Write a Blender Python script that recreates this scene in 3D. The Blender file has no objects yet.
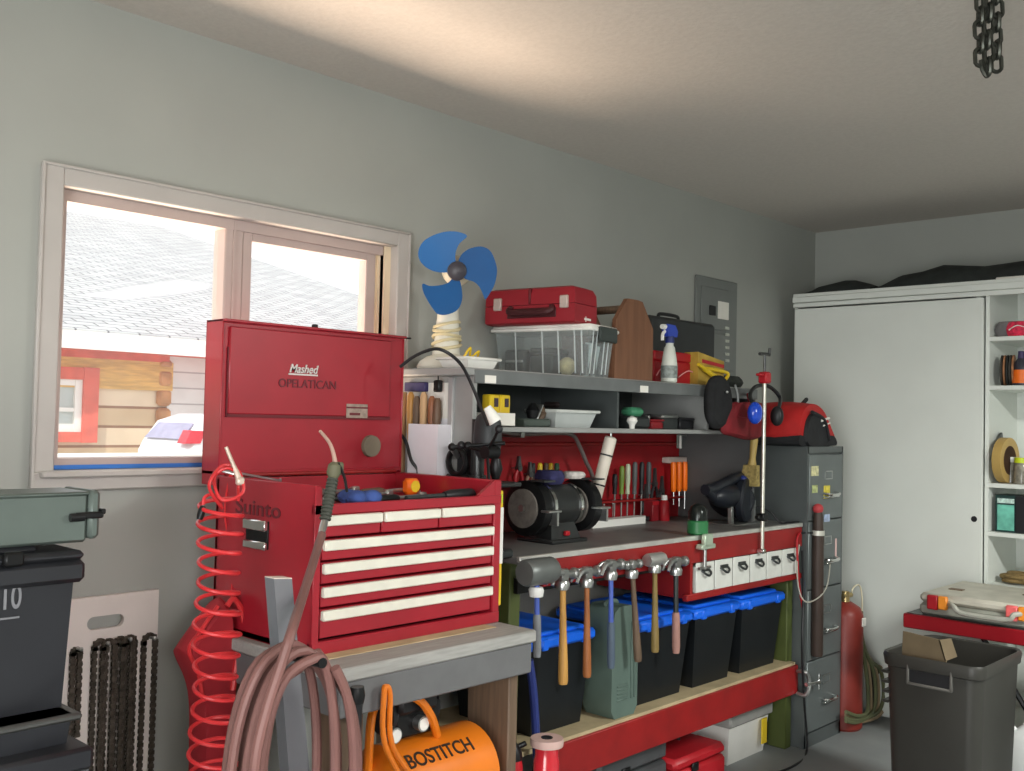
import bpy, bmesh, math, random
from mathutils import Vector as V, Matrix
random.seed(7)
scn = bpy.context.scene
col = scn.collection
PI = math.pi

# ------------------------------------------------------------------ camera
CAMZ = 1.465
FPX = 1014.76
YAW, PITCH, ROLL = math.radians(43.2036), math.radians(1.92546), math.radians(1.31657)
fw = V((math.cos(YAW) * math.cos(PITCH), math.sin(YAW) * math.cos(PITCH), math.sin(PITCH)))
rt0 = V((math.sin(YAW), -math.cos(YAW), 0))
up0 = rt0.cross(fw)
rt = math.cos(ROLL) * rt0 + math.sin(ROLL) * up0
up = -math.sin(ROLL) * rt0 + math.cos(ROLL) * up0
cam = bpy.data.cameras.new('camera')
cam.sensor_width = 36.0
cam.lens = FPX / 1024 * 36.0
cam.clip_start = 0.02
cam.clip_end = 200
camo = bpy.data.objects.new('camera', cam)
col.objects.link(camo)
camo.matrix_world = Matrix(((rt.x, up.x, -fw.x, 0), (rt.y, up.y, -fw.y, 0), (rt.z, up.z, -fw.z, CAMZ), (0, 0, 0, 1)))
scn.camera = camo

# ------------------------------------------------------------------ light and exposure
scn.view_settings.view_transform = 'Standard'
scn.view_settings.look = 'None'
scn.view_settings.exposure = 0.88
scn.view_settings.gamma = 1.0
scn.view_settings.use_curve_mapping = False
w = bpy.data.worlds.new('sky')
scn.world = w
w.use_nodes = True
bg = w.node_tree.nodes['Background']
bg.inputs[0].default_value = (0.93, 0.97, 1.0, 1)
bg.inputs[1].default_value = 0.85

def area(name, loc, target, sx, sy, power, colr, spread=180):
    l = bpy.data.lights.new(name, 'AREA')
    l.shape = 'RECTANGLE'
    l.size, l.size_y = sx, sy
    l.energy = power
    l.color = colr
    l.spread = math.radians(spread)
    o = bpy.data.objects.new(name, l)
    col.objects.link(o)
    o.location = loc
    o.rotation_euler = (V(target) - V(loc)).to_track_quat('-Z', 'Z').to_euler()
    return o

# daylight through the open garage door behind the camera, added lamps for bounce and fill, and a hung strip lamp
area('daylight_garage_door', (-2.3, -0.4, .8), (3.2, 1.6, 0.75), 3.4, 1.5, 42, (0.98, 1.0, 0.985), 130)
area('added_floor_bounce', (-.7, .0, .4), (-.4, .25, 2.6), 1.8, 1.4, 13, (1.0, .87, .74))  # added up-facing lamp in place of light off the sunlit floor
area('added_ground_bounce', (1.55, 3.7, .72), (1.55, 2.1, 2.6), 1.5, .7, 78, (1.0, .76, .57))  # added low lamp outside, in place of sunlight off the ground
area('unseen_strip_light', (0.1, -1.2, 1.75), (1.2, 2.4, 0.5), 1.2, 0.3, 7.5, (1.0, 0.94, 0.93), 78)  # added fill for the lower left wall and board, no fixture there
area('unseen_strip_light', (3.3, -0.75, 2.28), (3.3, -0.75, 0), 0.3, 1.3, 74, (0.985, 1.0, 0.95))
sun = bpy.data.lights.new('sun', 'SUN')
sun.energy = 1.5
sun.angle = 0.02
sun.color = (1.0, 0.95, 0.86)
suno = bpy.data.objects.new('sun', sun)
col.objects.link(suno)
suno.rotation_euler = V((0.62, 0.42, -0.66)).to_track_quat('-Z', 'Z').to_euler()

# ------------------------------------------------------------------ from a pixel of the photo to a point on a real plane
def ray(px, py):
    return fw + rt * ((px - 512) / FPX) - up * ((py - 385.5) / FPX)
def AY(px, py, y):
    d = ray(px, py); return V((0, 0, CAMZ)) + d * (y / d.y)
def AX(px, py, x):
    d = ray(px, py); return V((0, 0, CAMZ)) + d * (x / d.x)
def AZ(px, py, z):
    d = ray(px, py); return V((0, 0, CAMZ)) + d * ((z - CAMZ) / d.z)

# ------------------------------------------------------------------ materials
MATS = {}
def lin(c):
    c = c / 255.0
    return c / 12.92 if c <= 0.04045 else ((c + 0.055) / 1.055) ** 2.4
def mat(name, rgb, rough=0.5, metal=0.0, var=0.12, scale=8.0, bump=0.0, rgb2=None, trans=0.0, alpha=1.0, coat=0.0, emit=0.0, stretch=None, ior=1.45):
    if name in MATS: return MATS[name]
    m = bpy.data.materials.new(name)
    m.use_nodes = True
    nt = m.node_tree
    b = nt.nodes['Principled BSDF']
    a = [lin(c) for c in rgb]
    if rgb2 is None:
        c1 = [max(0, c * (1 - var)) for c in a]; c2 = [min(1, c * (1 + var)) for c in a]
    else:
        c1 = a; c2 = [lin(c) for c in rgb2]
    tc = nt.nodes.new('ShaderNodeTexCoord')
    mp = nt.nodes.new('ShaderNodeMapping')
    if stretch: mp.inputs['Scale'].default_value = stretch
    no = nt.nodes.new('ShaderNodeTexNoise')
    no.inputs['Scale'].default_value = scale
    no.inputs['Detail'].default_value = 4
    rp = nt.nodes.new('ShaderNodeValToRGB')
    rp.color_ramp.elements[0].position = 0.35
    rp.color_ramp.elements[1].position = 0.65
    rp.color_ramp.elements[0].color = (*c1, 1)
    rp.color_ramp.elements[1].color = (*c2, 1)
    nt.links.new(tc.outputs['Object'], mp.inputs[0])
    nt.links.new(mp.outputs[0], no.inputs['Vector'])
    nt.links.new(no.outputs['Fac'], rp.inputs[0])
    nt.links.new(rp.outputs[0], b.inputs['Base Color'])
    b.inputs['Roughness'].default_value = rough
    b.inputs['Metallic'].default_value = metal
    b.inputs['IOR'].default_value = ior
    b.inputs['Transmission Weight'].default_value = trans
    b.inputs['Alpha'].default_value = alpha
    b.inputs['Coat Weight'].default_value = coat
    if bump:
        bp = nt.nodes.new('ShaderNodeBump')
        bp.inputs['Strength'].default_value = bump
        bp.inputs['Distance'].default_value = 0.01
        nt.links.new(no.outputs['Fac'], bp.inputs['Height'])
        nt.links.new(bp.outputs[0], b.inputs['Normal'])
    MATS[name] = m
    return m

def rows_mat(name, rgb, rgb2, mortar, bw, rh, rough=0.8, ms=0.01, axis='xz', bump=0.0):
    """courses of shingles, boards or logs"""
    if name in MATS: return MATS[name]
    m = bpy.data.materials.new(name); m.use_nodes = True
    nt = m.node_tree; b = nt.nodes['Principled BSDF']
    tc = nt.nodes.new('ShaderNodeTexCoord'); sp = nt.nodes.new('ShaderNodeSeparateXYZ'); cb = nt.nodes.new('ShaderNodeCombineXYZ')
    br = nt.nodes.new('ShaderNodeTexBrick')
    no = nt.nodes.new('ShaderNodeTexNoise'); no.inputs['Scale'].default_value = 3.0; no.inputs['Detail'].default_value = 6
    mx = nt.nodes.new('ShaderNodeMix'); mx.data_type = 'RGBA'; mx.blend_type = 'MULTIPLY'; mx.inputs[0].default_value = 0.35
    nt.links.new(tc.outputs['Object'], sp.inputs[0])
    nt.links.new(sp.outputs['XYZ'.index(axis[0].upper())], cb.inputs[0])
    nt.links.new(sp.outputs['XYZ'.index(axis[1].upper())], cb.inputs[1])
    nt.links.new(cb.outputs[0], br.inputs['Vector'])
    br.inputs['Scale'].default_value = 1.0
    br.inputs['Brick Width'].default_value = bw
    br.inputs['Row Height'].default_value = rh
    br.inputs['Mortar Size'].default_value = ms
    br.inputs['Mortar Smooth'].default_value = 0.3
    br.inputs['Color1'].default_value = (*[lin(c) for c in rgb], 1)
    br.inputs['Color2'].default_value = (*[lin(c) for c in rgb2], 1)
    br.inputs['Mortar'].default_value = (*[lin(c) for c in mortar], 1)
    nt.links.new(tc.outputs['Object'], no.inputs['Vector'])
    nt.links.new(br.outputs['Color'], mx.inputs[6])
    nt.links.new(no.outputs['Fac'], mx.inputs[7])
    nt.links.new(mx.outputs[2], b.inputs['Base Color'])
    b.inputs['Roughness'].default_value = rough
    MATS[name] = m
    return m

def glass_mat(name, tint, mixf, rough=0.02):
    """clear sheet: mostly see-through with a glossy face"""
    if name in MATS: return MATS[name]
    m = bpy.data.materials.new(name); m.use_nodes = True
    nt = m.node_tree; nt.nodes.remove(nt.nodes['Principled BSDF'])
    out = nt.nodes['Material Output']
    t = nt.nodes.new('ShaderNodeBsdfTransparent'); t.inputs[0].default_value = (*tint, 1)
    g = nt.nodes.new('ShaderNodeBsdfPrincipled'); g.inputs['Base Color'].default_value = (*tint, 1); g.inputs['Roughness'].default_value = rough
    mx = nt.nodes.new('ShaderNodeMixShader')
    no = nt.nodes.new('ShaderNodeTexNoise'); no.inputs['Scale'].default_value = 14
    mr = nt.nodes.new('ShaderNodeMapRange'); mr.inputs[3].default_value = mixf * 0.7; mr.inputs[4].default_value = mixf * 1.3
    nt.links.new(no.outputs[0], mr.inputs[0]); nt.links.new(mr.outputs[0], mx.inputs[0])
    nt.links.new(t.outputs[0], mx.inputs[1]); nt.links.new(g.outputs[0], mx.inputs[2])
    nt.links.new(mx.outputs[0], out.inputs[0])
    MATS[name] = m
    return m

# ------------------------------------------------------------------ mesh builder
def catmull(pts, k=5, closed=False):
    pts = [V(p) for p in pts]; n = len(pts); out = []
    rng = range(n) if closed else range(n - 1)
    for i in rng:
        if closed: p0, p1, p2, p3 = pts[(i - 1) % n], pts[i], pts[(i + 1) % n], pts[(i + 2) % n]
        else: p0, p1, p2, p3 = pts[max(i - 1, 0)], pts[i], pts[i + 1], pts[min(i + 2, n - 1)]
        for j in range(k):
            t = j / k
            out.append(0.5 * ((2 * p1) + (p2 - p0) * t + (2 * p0 - 5 * p1 + 4 * p2 - p3) * t * t + (3 * p1 - p0 - 3 * p2 + p3) * t ** 3))
    if not closed: out.append(pts[-1])
    return out

class MB:
    def __init__(s): s.v = []; s.f = []
    def add(s, vs, fs):
        o = len(s.v); s.v += [V(p) for p in vs]; s.f += [[i + o for i in f] for f in fs]; return s
    def box(s, c, size, bev=0.0, rot=None):
        hx, hy, hz = size[0] / 2, size[1] / 2, size[2] / 2
        c = V(c)
        if bev <= 0:
            vs = [V((x, y, z)) for x in (-hx, hx) for y in (-hy, hy) for z in (-hz, hz)]
            fs = [(0, 1, 3, 2), (4, 6, 7, 5), (0, 4, 5, 1), (2, 3, 7, 6), (0, 2, 6, 4), (1, 5, 7, 3)]
        else:
            b = min(bev, hx * .9, hy * .9, hz * .9)
            vs = []; ix = {}
            for sx in (-1, 1):
                for sy in (-1, 1):
                    for sz in (-1, 1):
                        for a in range(3):
                            p = [sx * (hx - b), sy * (hy - b), sz * (hz - b)]
                            p[a] += (sx, sy, sz)[a] * b
                            ix[(sx, sy, sz, a)] = len(vs); vs.append(V(p))
            fs = []
            for a in range(3):
                b1, b2 = [(1, 2), (0, 2), (0, 1)][a]
                for sg in (-1, 1):
                    q = []
                    for u, w_ in ((-1, -1), (1, -1), (1, 1), (-1, 1)):
                        k = [0, 0, 0]; k[a] = sg; k[b1] = u; k[b2] = w_; q.append(ix[(*k, a)])
                    fs.append(q)
                for u in (-1, 1):
                    for w_ in (-1, 1):
                        k0 = [0, 0, 0]; k1 = [0, 0, 0]
                        k0[a] = -1; k1[a] = 1; k0[b1] = k1[b1] = u; k0[b2] = k1[b2] = w_
                        fs.append([ix[(*k0, b1)], ix[(*k1, b1)], ix[(*k1, b2)], ix[(*k0, b2)]])
            for sx in (-1, 1):
                for sy in (-1, 1):
                    for sz in (-1, 1): fs.append([ix[(sx, sy, sz, a)] for a in range(3)])
        if rot is not None: vs = [rot @ p for p in vs]
        return s.add([p + c for p in vs], fs)
    def bx(s, x0, x1, y0, y1, z0, z1, bev=0.0):
        return s.box(((x0 + x1) / 2, (y0 + y1) / 2, (z0 + z1) / 2), (abs(x1 - x0), abs(y1 - y0), abs(z1 - z0)), bev)
    def loft(s, rings, cap=True, closed=False):
        n = len(rings[0]); vs = [p for r in rings for p in r]; fs = []
        m = len(rings)
        for i in range(m if closed else m - 1):
            j = (i + 1) % m
            for k in range(n): fs.append((i * n + k, i * n + (k + 1) % n, j * n + (k + 1) % n, j * n + k))
        if cap and not closed: fs.append(list(range(n))[::-1]); fs.append([(m - 1) * n + k for k in range(n)])
        return s.add(vs, fs)
    def tube(s, pts, r, n=8, closed=False, k=5, smooth=True):
        pts = catmull(pts, k, closed) if smooth else [V(p) for p in pts]
        m = len(pts); rings = []; prev = None
        for i in range(m):
            if closed: t = pts[(i + 1) % m] - pts[i - 1]
            else: t = pts[min(i + 1, m - 1)] - pts[max(i - 1, 0)]
            t = t.normalized() if t.length > 1e-9 else V((0, 0, 1))
            if prev is None:
                a = V((0, 0, 1)) if abs(t.z) < .9 else V((1, 0, 0)); prev = (a - t * a.dot(t)).normalized()
            else:
                q = prev - t * prev.dot(t); prev = q.normalized() if q.length > 1e-6 else prev
            bq = t.cross(prev)
            rr = r(i / max(1, m - 1)) if callable(r) else r
            rings.append([pts[i] + (prev * math.cos(2 * PI * q / n) + bq * math.sin(2 * PI * q / n)) * rr for q in range(n)])
        return s.loft(rings, True, closed)
    def cyl(s, p0, p1, r0, r1=None, n=20):
        return s.lathe([(0, r0), (1, r0 if r1 is None else r1)], p0, p1, n)
    def lathe(s, prof, p0, p1, n=20):
        """prof: (fraction along p0-p1, radius)"""
        p0, p1 = V(p0), V(p1); t = (p1 - p0); u = t.normalized()
        a = V((0, 0, 1)) if abs(u.z) < .9 else V((1, 0, 0)); e = (a - u * a.dot(u)).normalized(); g = u.cross(e)
        return s.loft([[p0 + t * f + (e * math.cos(2 * PI * k / n) + g * math.sin(2 * PI * k / n)) * max(r, 1e-4) for k in range(n)] for f, r in prof])
    def prism(s, pts, ext):
        pts = [V(p) for p in pts]; ext = V(ext); n = len(pts)
        return s.add(pts + [p + ext for p in pts], [list(range(n))[::-1], list(range(n, 2 * n))] + [(k, (k + 1) % n, n + (k + 1) % n, n + k) for k in range(n)])
    def ball(s, c, r, nu=16, nv=10, rot=None):
        c = V(c); r = (r, r, r) if not hasattr(r, '__len__') else r; rings = []
        for i in range(nv + 1):
            th = PI * i / nv; q = max(math.sin(th), 1e-3)
            ring = [V((r[0] * q * math.cos(2 * PI * k / nu), r[1] * q * math.sin(2 * PI * k / nu), r[2] * math.cos(th))) for k in range(nu)]
            rings.append([c + (rot @ p if rot is not None else p) for p in ring])
        return s.loft(rings)
    def puff(s, outline, ext, edge=0.86, steps=5):
        """soft body: an outline swelling along ext"""
        pts = catmull(outline, 4, True); c = sum(pts, V((0, 0, 0))) / len(pts); ext = V(ext); rings = []
        for i in range(steps):
            t = i / (steps - 1); k = edge + (1 - edge) * math.sin(PI * t)
            rings.append([c + (p - c) * k + ext * t for p in pts])
        return s.loft(rings)
    def torus(s, c, R, r, ax1, ax2, n=20, m=8, stretch=0.0):
        c = V(c); a, b = V(ax1).normalized(), V(ax2).normalized()
        pts = [c + a * R * math.cos(2 * PI * k / n) + b * (R * math.sin(2 * PI * k / n) + (stretch if math.sin(2 * PI * k / n) > 0 else -stretch)) for k in range(n)]
        return s.tube(pts, r, m, True, 1, False)

WL = {}
def obj(name, mb, m, parent=None, base=None, sharp=38):
    if base is None: base = WL[parent.name] if parent is not None else V((0, 0, 0))
    me = bpy.data.meshes.new(name)
    me.from_pydata([p - base for p in mb.v], [], mb.f)
    bm = bmesh.new(); bm.from_mesh(me); bmesh.ops.recalc_face_normals(bm, faces=bm.faces[:]); bm.to_mesh(me); bm.free()
    for p in me.polygons: p.use_smooth = True
    me.set_sharp_from_angle(angle=math.radians(sharp))
    me.materials.append(m)
    o = bpy.data.objects.new(name, me); col.objects.link(o)
    if parent is not None: o.parent = parent
    else: o.location = base
    WL[o.name] = V(base)
    return o
def tag(o, label, cat, group=None, kind=None):
    o['label'] = label; o['category'] = cat
    if group: o['group'] = group
    if kind: o['kind'] = kind
    return o
def T(name, label, cat, loc, group=None):
    o = bpy.data.objects.new(name, None); o.empty_display_size = .05; col.objects.link(o); o.location = loc
    WL[o.name] = V(loc)
    return tag(o, label, cat, group)
def P(t, name, mb, m, label=None):
    o = obj(name, mb, m, t)
    if label: o['label'] = label
    return o
def S(name, label, cat, mb, m, group=None, kind=None):
    xs = [p.x for p in mb.v]; ys = [p.y for p in mb.v]; zs = [p.z for p in mb.v]
    base = V(((min(xs) + max(xs)) / 2, (min(ys) + max(ys)) / 2, min(zs)))
    return tag(obj(name, mb, m, None, base), label, cat, group, kind)
def ST(name, mb, m, parent=None):
    o = obj(name, mb, m, parent)
    if parent is None: o['kind'] = 'structure'
    return o
def copy_tree(o, parent=None):
    c = o.copy(); col.objects.link(c)
    if parent is not None: c.parent = parent
    for ch in list(o.children): copy_tree(ch, c)
    return c
def text(parent, s, c, right, upv, height, m, width=None, name='lettering', depth=0.0008, shear=0.0, fit=True):
    cu = bpy.data.curves.new('txt', 'FONT'); cu.body = s; cu.align_x = 'CENTER'; cu.align_y = 'CENTER'; cu.shear = shear
    cu.extrude = 0.02; cu.offset = 0.012
    o = bpy.data.objects.new('txt', cu); col.objects.link(o)
    bpy.context.view_layer.update()
    me = bpy.data.meshes.new_from_object(o.evaluated_get(bpy.context.evaluated_depsgraph_get()))
    bpy.data.objects.remove(o)
    xs = [v.co.x for v in me.vertices]; ys = [v.co.y for v in me.vertices]
    w0, h0 = max(xs) - min(xs), max(ys) - min(ys); cx, cy = (max(xs) + min(xs)) / 2, (max(ys) + min(ys)) / 2
    right = V(right).normalized(); upv = V(upv).normalized(); n = right.cross(upv)
    kh = height / h0; kw = (width / w0) if width else kh
    base = WL[parent.name]
    for v in me.vertices:
        x, y, z = v.co
        v.co = V(c) - base + right * (x - cx) * kw + upv * (y - cy) * kh + n * (z / 0.02 * depth)
    me.materials.append(m); me.name = name
    o = bpy.data.objects.new(name, me); col.objects.link(o); o.parent = parent; WL[o.name] = base
    return o
def turn(t, c, a):
    """stand a thing turned by a about the vertical through c"""
    c = V((c[0], c[1], t.location.z))
    t.location = c + Matrix.Rotation(a, 3, 'Z') @ (V(t.location) - c)
    t.rotation_euler.z = a
RX = lambda a: Matrix.Rotation(a, 3, 'X')
RY = lambda a: Matrix.Rotation(a, 3, 'Y')
RZ = lambda a: Matrix.Rotation(a, 3, 'Z')
X, Y, Z = V((1, 0, 0)), V((0, 1, 0)), V((0, 0, 1))

# shared materials
red = mat('red_enamel', (150, 26, 40), .36, 0, .08, 6, coat=.25)
redd = mat('red_paint_worn', (140, 25, 25), .5, 0, .14, 9)
redsoft = mat('red_plastic', (170, 26, 36), .45, 0, .08)
maroon = mat('maroon_case', (128, 24, 32), .5, 0, .1)
black = mat('black_plastic', (26, 27, 30), .45, 0, .15)
blackm = mat('black_metal', (34, 35, 36), .38, .6, .2)
dgrey = mat('dark_grey_metal', (62, 66, 66), .4, .5, .15)
steel = mat('steel', (176, 178, 176), .32, .9, .1)
iron = mat('worn_iron', (96, 98, 98), .45, .8, .2)
chrome = mat('chrome', (214, 216, 214), .15, 1.0, .03)
white = mat('white_plastic', (226, 226, 220), .45, 0, .03)
cream = mat('cream_plastic', (226, 216, 186), .5, 0, .05)
wood = mat('varnished_ash', (184, 138, 72), .45, 0, .18, 7, stretch=(12, 12, 1))
woodp = mat('pale_wood', (190, 156, 116), .6, 0, .15, 7, stretch=(12, 12, 1))
wooddk = mat('brown_wood', (98, 80, 64), .6, 0, .15, 7, stretch=(12, 12, 1))
blue = mat('blue_plastic', (30, 96, 190), .4, 0, .06)
bluedk = mat('navy_plastic', (34, 48, 110), .45, 0, .1)
yellow = mat('yellow_plastic', (222, 190, 40), .45, 0, .06)
orange = mat('orange_plastic', (240, 112, 24), .45, 0, .06)
green = mat('green_paint', (52, 98, 70), .45, 0, .12)
greygreen = mat('grey_green_plastic', (88, 106, 98), .5, 0, .08)
paper = mat('white_paper', (232, 230, 222), .8, 0, .03)
greypaint = mat('grey_paint', (150, 152, 150), .55, 0, .06)

# ================================================================== the setting
D, XB, CZ = 2.78, 5.54, 2.605
XF, YR = -2.2, -3.2
wallm = mat('wall_paint', (164, 167, 161), .75, 0, .03, 3, .06)
ceilm = mat('ceiling_paint', (196, 190, 182), .9, 0, .03, 60, .12)
floorm = mat('concrete_floor', (136, 140, 140), .55, 0, .12, 2.5, .05)
trimm = mat('trim_paint', (182, 178, 173), .5, 0, .03)
vinyl = mat('window_vinyl', (182, 166, 160), .45, 0, .03)

mb = MB().bx(XF, XB + .15, YR, D + .15, -.12, 0); ST('floor', mb, floorm)
mb = MB().bx(XF, XB + .15, YR, D + .15, CZ, CZ + .12); ST('ceiling', mb, ceilm)
wx0, wx1, wz0, wz1 = 1.15, 2.335, 1.30, 2.075
mb = MB().bx(XF, wx0, D, D + .15, 0, CZ).bx(wx1, XB, D, D + .15, 0, CZ).bx(wx0, wx1, D, D + .15, 0, wz0).bx(wx0, wx1, D, D + .15, wz1, CZ)
ST('wall_left', mb, wallm)
ST('wall_back', MB().bx(XB, XB + .15, YR, D + .15, 0, CZ), wallm)
ST('wall_right', MB().bx(XF, XB, YR - .15, YR, 0, CZ), wallm)
mb = MB().bx(XF - .15, XF, YR, -2.2, 0, CZ).bx(XF - .15, XF, 1.4, D + .15, 0, CZ).bx(XF - .15, XF, -2.2, 1.4, 2.25, CZ)
ST('wall_front', mb, wallm)

# window: casing, vinyl frame, fixed pane left, sliding sash right
wn = ST('window_1', MB().bx(wx0 - .002, wx0 + .03, D + .028, D + .112, wz0 - .002, wz1 + .002).bx(wx1 - .03, wx1 + .003, D + .028, D + .112, wz0 - .002, wz1 + .002)
        .bx(wx0, wx1, D + .03, D + .11, wz1 - .035, wz1).bx(wx0, wx1, D + .03, D + .11, wz0, wz0 + .03), vinyl)
c = MB().bx(wx0 - .055, wx0 + .003, D - .0195, D + .03, wz0 - .05, wz1 + .05, .004).bx(wx1 - .003, wx1 + .05, D - .0195, D + .0305, wz0 - .05, wz1 + .05, .004)
c.bx(wx0, wx1, D - .018, D + .03, wz1 - .003, wz1 + .05, .004).bx(wx0 - .055, wx1 + .055, D - .026, D - .017, wz1 + .044, wz1 + .052, .002)
c.bx(wx0 - .06, wx0 - .05, D - .026, D - .017, wz0 - .05, wz1 + .052, .002).bx(wx1 + .045, wx1 + .053, D - .026, D - .017, wz0 - .05, wz1 + .052, .002)
P(wn, 'casing', c, trimm)
P(wn, 'window_sill', MB().bx(wx0 - .055, wx1 + .055, D - .028, D + .03, wz0 - .055, wz0 - .004, .004).bx(wx0 - .04, wx1 + .04, D - .05, D + .03, wz0 - .018, wz0, .004), trimm)
mull = AY(226, 300, D + .07).x
P(wn, 'mullion', MB().bx(mull - .03, mull + .035, D + .035, D + .105, wz0, wz1, .004).bx(mull - .004, mull + .004, D + .028, D + .036, wz0, wz1), vinyl)
sx1 = AY(369, 290, D + .06).x
P(wn, 'jamb_liner', MB().bx(sx1 + .008, wx1 + .004, D + .05, D + .1, wz0, wz1).bx(sx1 + .024, sx1 + .032, D + .04, D + .052, wz0 + .02, wz1 - .03).bx(sx1 + .052, sx1 + .06, D + .04, D + .052, wz0 + .02, wz1 - .03).bx(wx1 - .03, wx1 + .002, D + .02, D + .06, wz0, wz1), mat('jamb_sunlit_tint', (226, 208, 178), .5, 0, .04), 'grooved jamb with sunlight tinted in, right of the sash')  # pale warm colour paints sunlight onto the right reveal
sash = P(wn, 'sliding_sash', MB().bx(mull + .035, mull + .07, D + .04, D + .085, wz0 + .03, wz1 - .03, .003).bx(sx1 - .03, sx1 + .012, D + .04, D + .085, wz0 + .03, wz1 - .03, .003)
         .bx(mull + .07, sx1 - .03, D + .04, D + .085, wz0 + .03, wz0 + .06).bx(mull + .07, sx1 - .03, D + .04, D + .085, wz1 - .06, wz1 - .03), vinyl)
wg = glass_mat('window_glass', (1, 1, 1), .06)
P(sash, 'pane', MB().bx(mull + .06, sx1 - .02, D + .06, D + .064, wz0 + .05, wz1 - .05), wg)
P(wn, 'pane', MB().bx(wx0 + .025, mull - .02, D + .078, D + .082, wz0 + .025, wz1 - .03), wg)
P(wn, 'painter_tape', MB().bx(wx0 + .005, mull - .035, D + .024, D + .031, wz0 - .001, wz0 + .012), mat('blue_tape', (60, 120, 200), .7), 'strip of blue masking tape along the sill')

# ------------------------------------------------------------------ outside: ground, neighbouring house, parked car
g = ST('ground_outside', MB().bx(-20, 40, 4.4, 40, .45, .7), mat('pale_gravel', (214, 212, 208), .9, 0, .1, 5))
HY, HE = 9.6, 0
ez = AY(130, 338, HY).z
rkx = AY(572, 378, HY).x
tanp = .283
roofm = rows_mat('asphalt_shingles', (186, 188, 190), (206, 208, 208), (112, 114, 118), .32, .15, .9, .012, 'xy')
logm = rows_mat('weathered_logs', (214, 188, 150), (232, 214, 186), (150, 112, 84), 3.4, .2, .85, .016, 'xz')
house = T('neighbour_house', 'log house with grey shingle roof and red window frame seen through the window', 'house', (4, HY + .5, .7))
wy = HY + .45
lx1 = AY(166, 400, wy).x
P(house, 'log_wall', MB().bx(-6, lx1, wy, wy + .2, .7, ez - .1), logm, 'brown weathered log wall')
P(house, 'siding_wall', MB().bx(lx1, rkx - .35, wy - .03, wy + .2, .7, ez - .1).bx(rkx - .55, rkx - .35, wy, 24, .7, ez - .1), rows_mat('white_siding', (232, 230, 226), (226, 224, 220), (176, 174, 172), 6, .17, .7, .01), 'white lap siding')
cp = MB()
for q in range(7): cp.bx(lx1 - .12, lx1 + .05, wy - .06, wy + .02, .72 + q * .2, .72 + q * .2 + (.185 if q < 6 else .1), .05)
P(house, 'corner_logs', cp, mat('log_ends', (176, 128, 84), .85, 0, .25, 6))
rise = 22 - HY
r = MB().prism([(-8, HY, ez), (rkx, HY, ez), (rkx, HY, ez + .05), (-8, HY, ez + .05)], (0, rise, rise * tanp))
rf = P(house, 'roof', r, roofm)
P(house, 'fascia_board', MB().bx(-8, rkx, HY - .03, HY, ez - .14, ez + .03), mat('white_fascia', (228, 226, 222), .6), 'white fascia board and gutter')
P(house, 'red_trim', MB().bx(-8, lx1, wy - .05, wy, ez - .2, ez - .11).bx(-8, rkx, HY - .005, wy, ez - .13, ez - .1), mat('house_red', (206, 92, 76), .7), 'red trim board under the eave')
P(house, 'yellow_board', MB().bx(-8, lx1 + .05, wy - .04, wy, ez - .5, ez - .2), mat('ochre_board', (206, 166, 96), .8, 0, .2, 5, stretch=(1, 1, 8)), 'ochre top log under the trim')
a, b_ = AY(64, 369, wy), AY(93, 436, wy)
hw = P(house, 'window', MB().bx(-.6, b_.x, wy - .08, wy, a.z - .1, a.z + .02).bx(-.6, b_.x, wy - .08, wy, b_.z - .06, b_.z + .04).bx(b_.x - .15, b_.x + .004, wy - .09, wy - .002, b_.z - .064, a.z + .024), MATS['house_red'])
P(hw, 'sash_frame', MB().bx(-.6, b_.x - .15, wy - .05, wy, a.z - .16, a.z - .1).bx(-.6, b_.x - .15, wy - .05, wy, b_.z + .04, b_.z + .12).bx(b_.x - .22, b_.x - .14, wy - .058, wy - .002, b_.z + .02, a.z - .08).bx(-.6, b_.x - .15, wy - .05, wy, (a.z + b_.z) / 2 - .09, (a.z + b_.z) / 2 - .05), white)
P(hw, 'pane', MB().bx(-.6, b_.x - .2, wy - .02, wy - .01, b_.z + .1, a.z - .14), mat('house_glass', (176, 186, 184), .5, 0, .1, 2))
# rear of a pale parked car
CY = 7.0
kc = AY(191, 440, CY); kt = AY(196, 414, CY)
car = T('parked_car', 'white car with a red tail light parked by the log house', 'car', (kc.x + 1.2, CY + .4, .7))
prof = [(kc.x - .02, .98), (kc.x - .04, kc.z - .1), (kc.x, kc.z - .02), (kc.x + .12, kt.z - .06), (kc.x + .3, kt.z), (kc.x + 1.6, kt.z + .02), (kc.x + 2.3, kc.z - .02), (kc.x + 3.2, kc.z - .1), (kc.x + 3.3, .98)]
cring = lambda y_, i_: [V((px + (i_ if px < kc.x + 1 else -i_), y_, pz - (i_ * .6 if pz > 1.1 else 0))) for px, pz in prof]
P(car, 'body', MB().loft([cring(CY, .03), cring(CY + .05, 0), cring(CY + .75, 0), cring(CY + .8, .05)]), mat('car_white', (226, 228, 232), .25, 0, .02))
P(car, 'rear_window', MB().prism([(kc.x - .006, CY + .12, kc.z + .0), (kc.x + .1, CY + .14, kt.z - .075), (kc.x + .1, CY + .68, kt.z - .075), (kc.x - .006, CY + .7, kc.z + .0)], (-.008, 0, .004)), mat('car_glass', (150, 150, 178), .2))
tl = AY(188, 437, CY)
P(car, 'tail_light', MB().prism([(tl.x - .03, CY - .01, tl.z - .05), (tl.x + .02, CY - .01, tl.z + .05), (tl.x + .14, CY - .01, tl.z + .045), (tl.x + .1, CY - .01, tl.z - .05)], (0, .12, 0)), mat('tail_red', (206, 40, 60), .3))
for wx in (kc.x + .6, kc.x + 2.6):
    P(car, 'wheel', MB().cyl((wx, CY - .02, 1.0), (wx, CY + .18, 1.0), .3), black)
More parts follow.
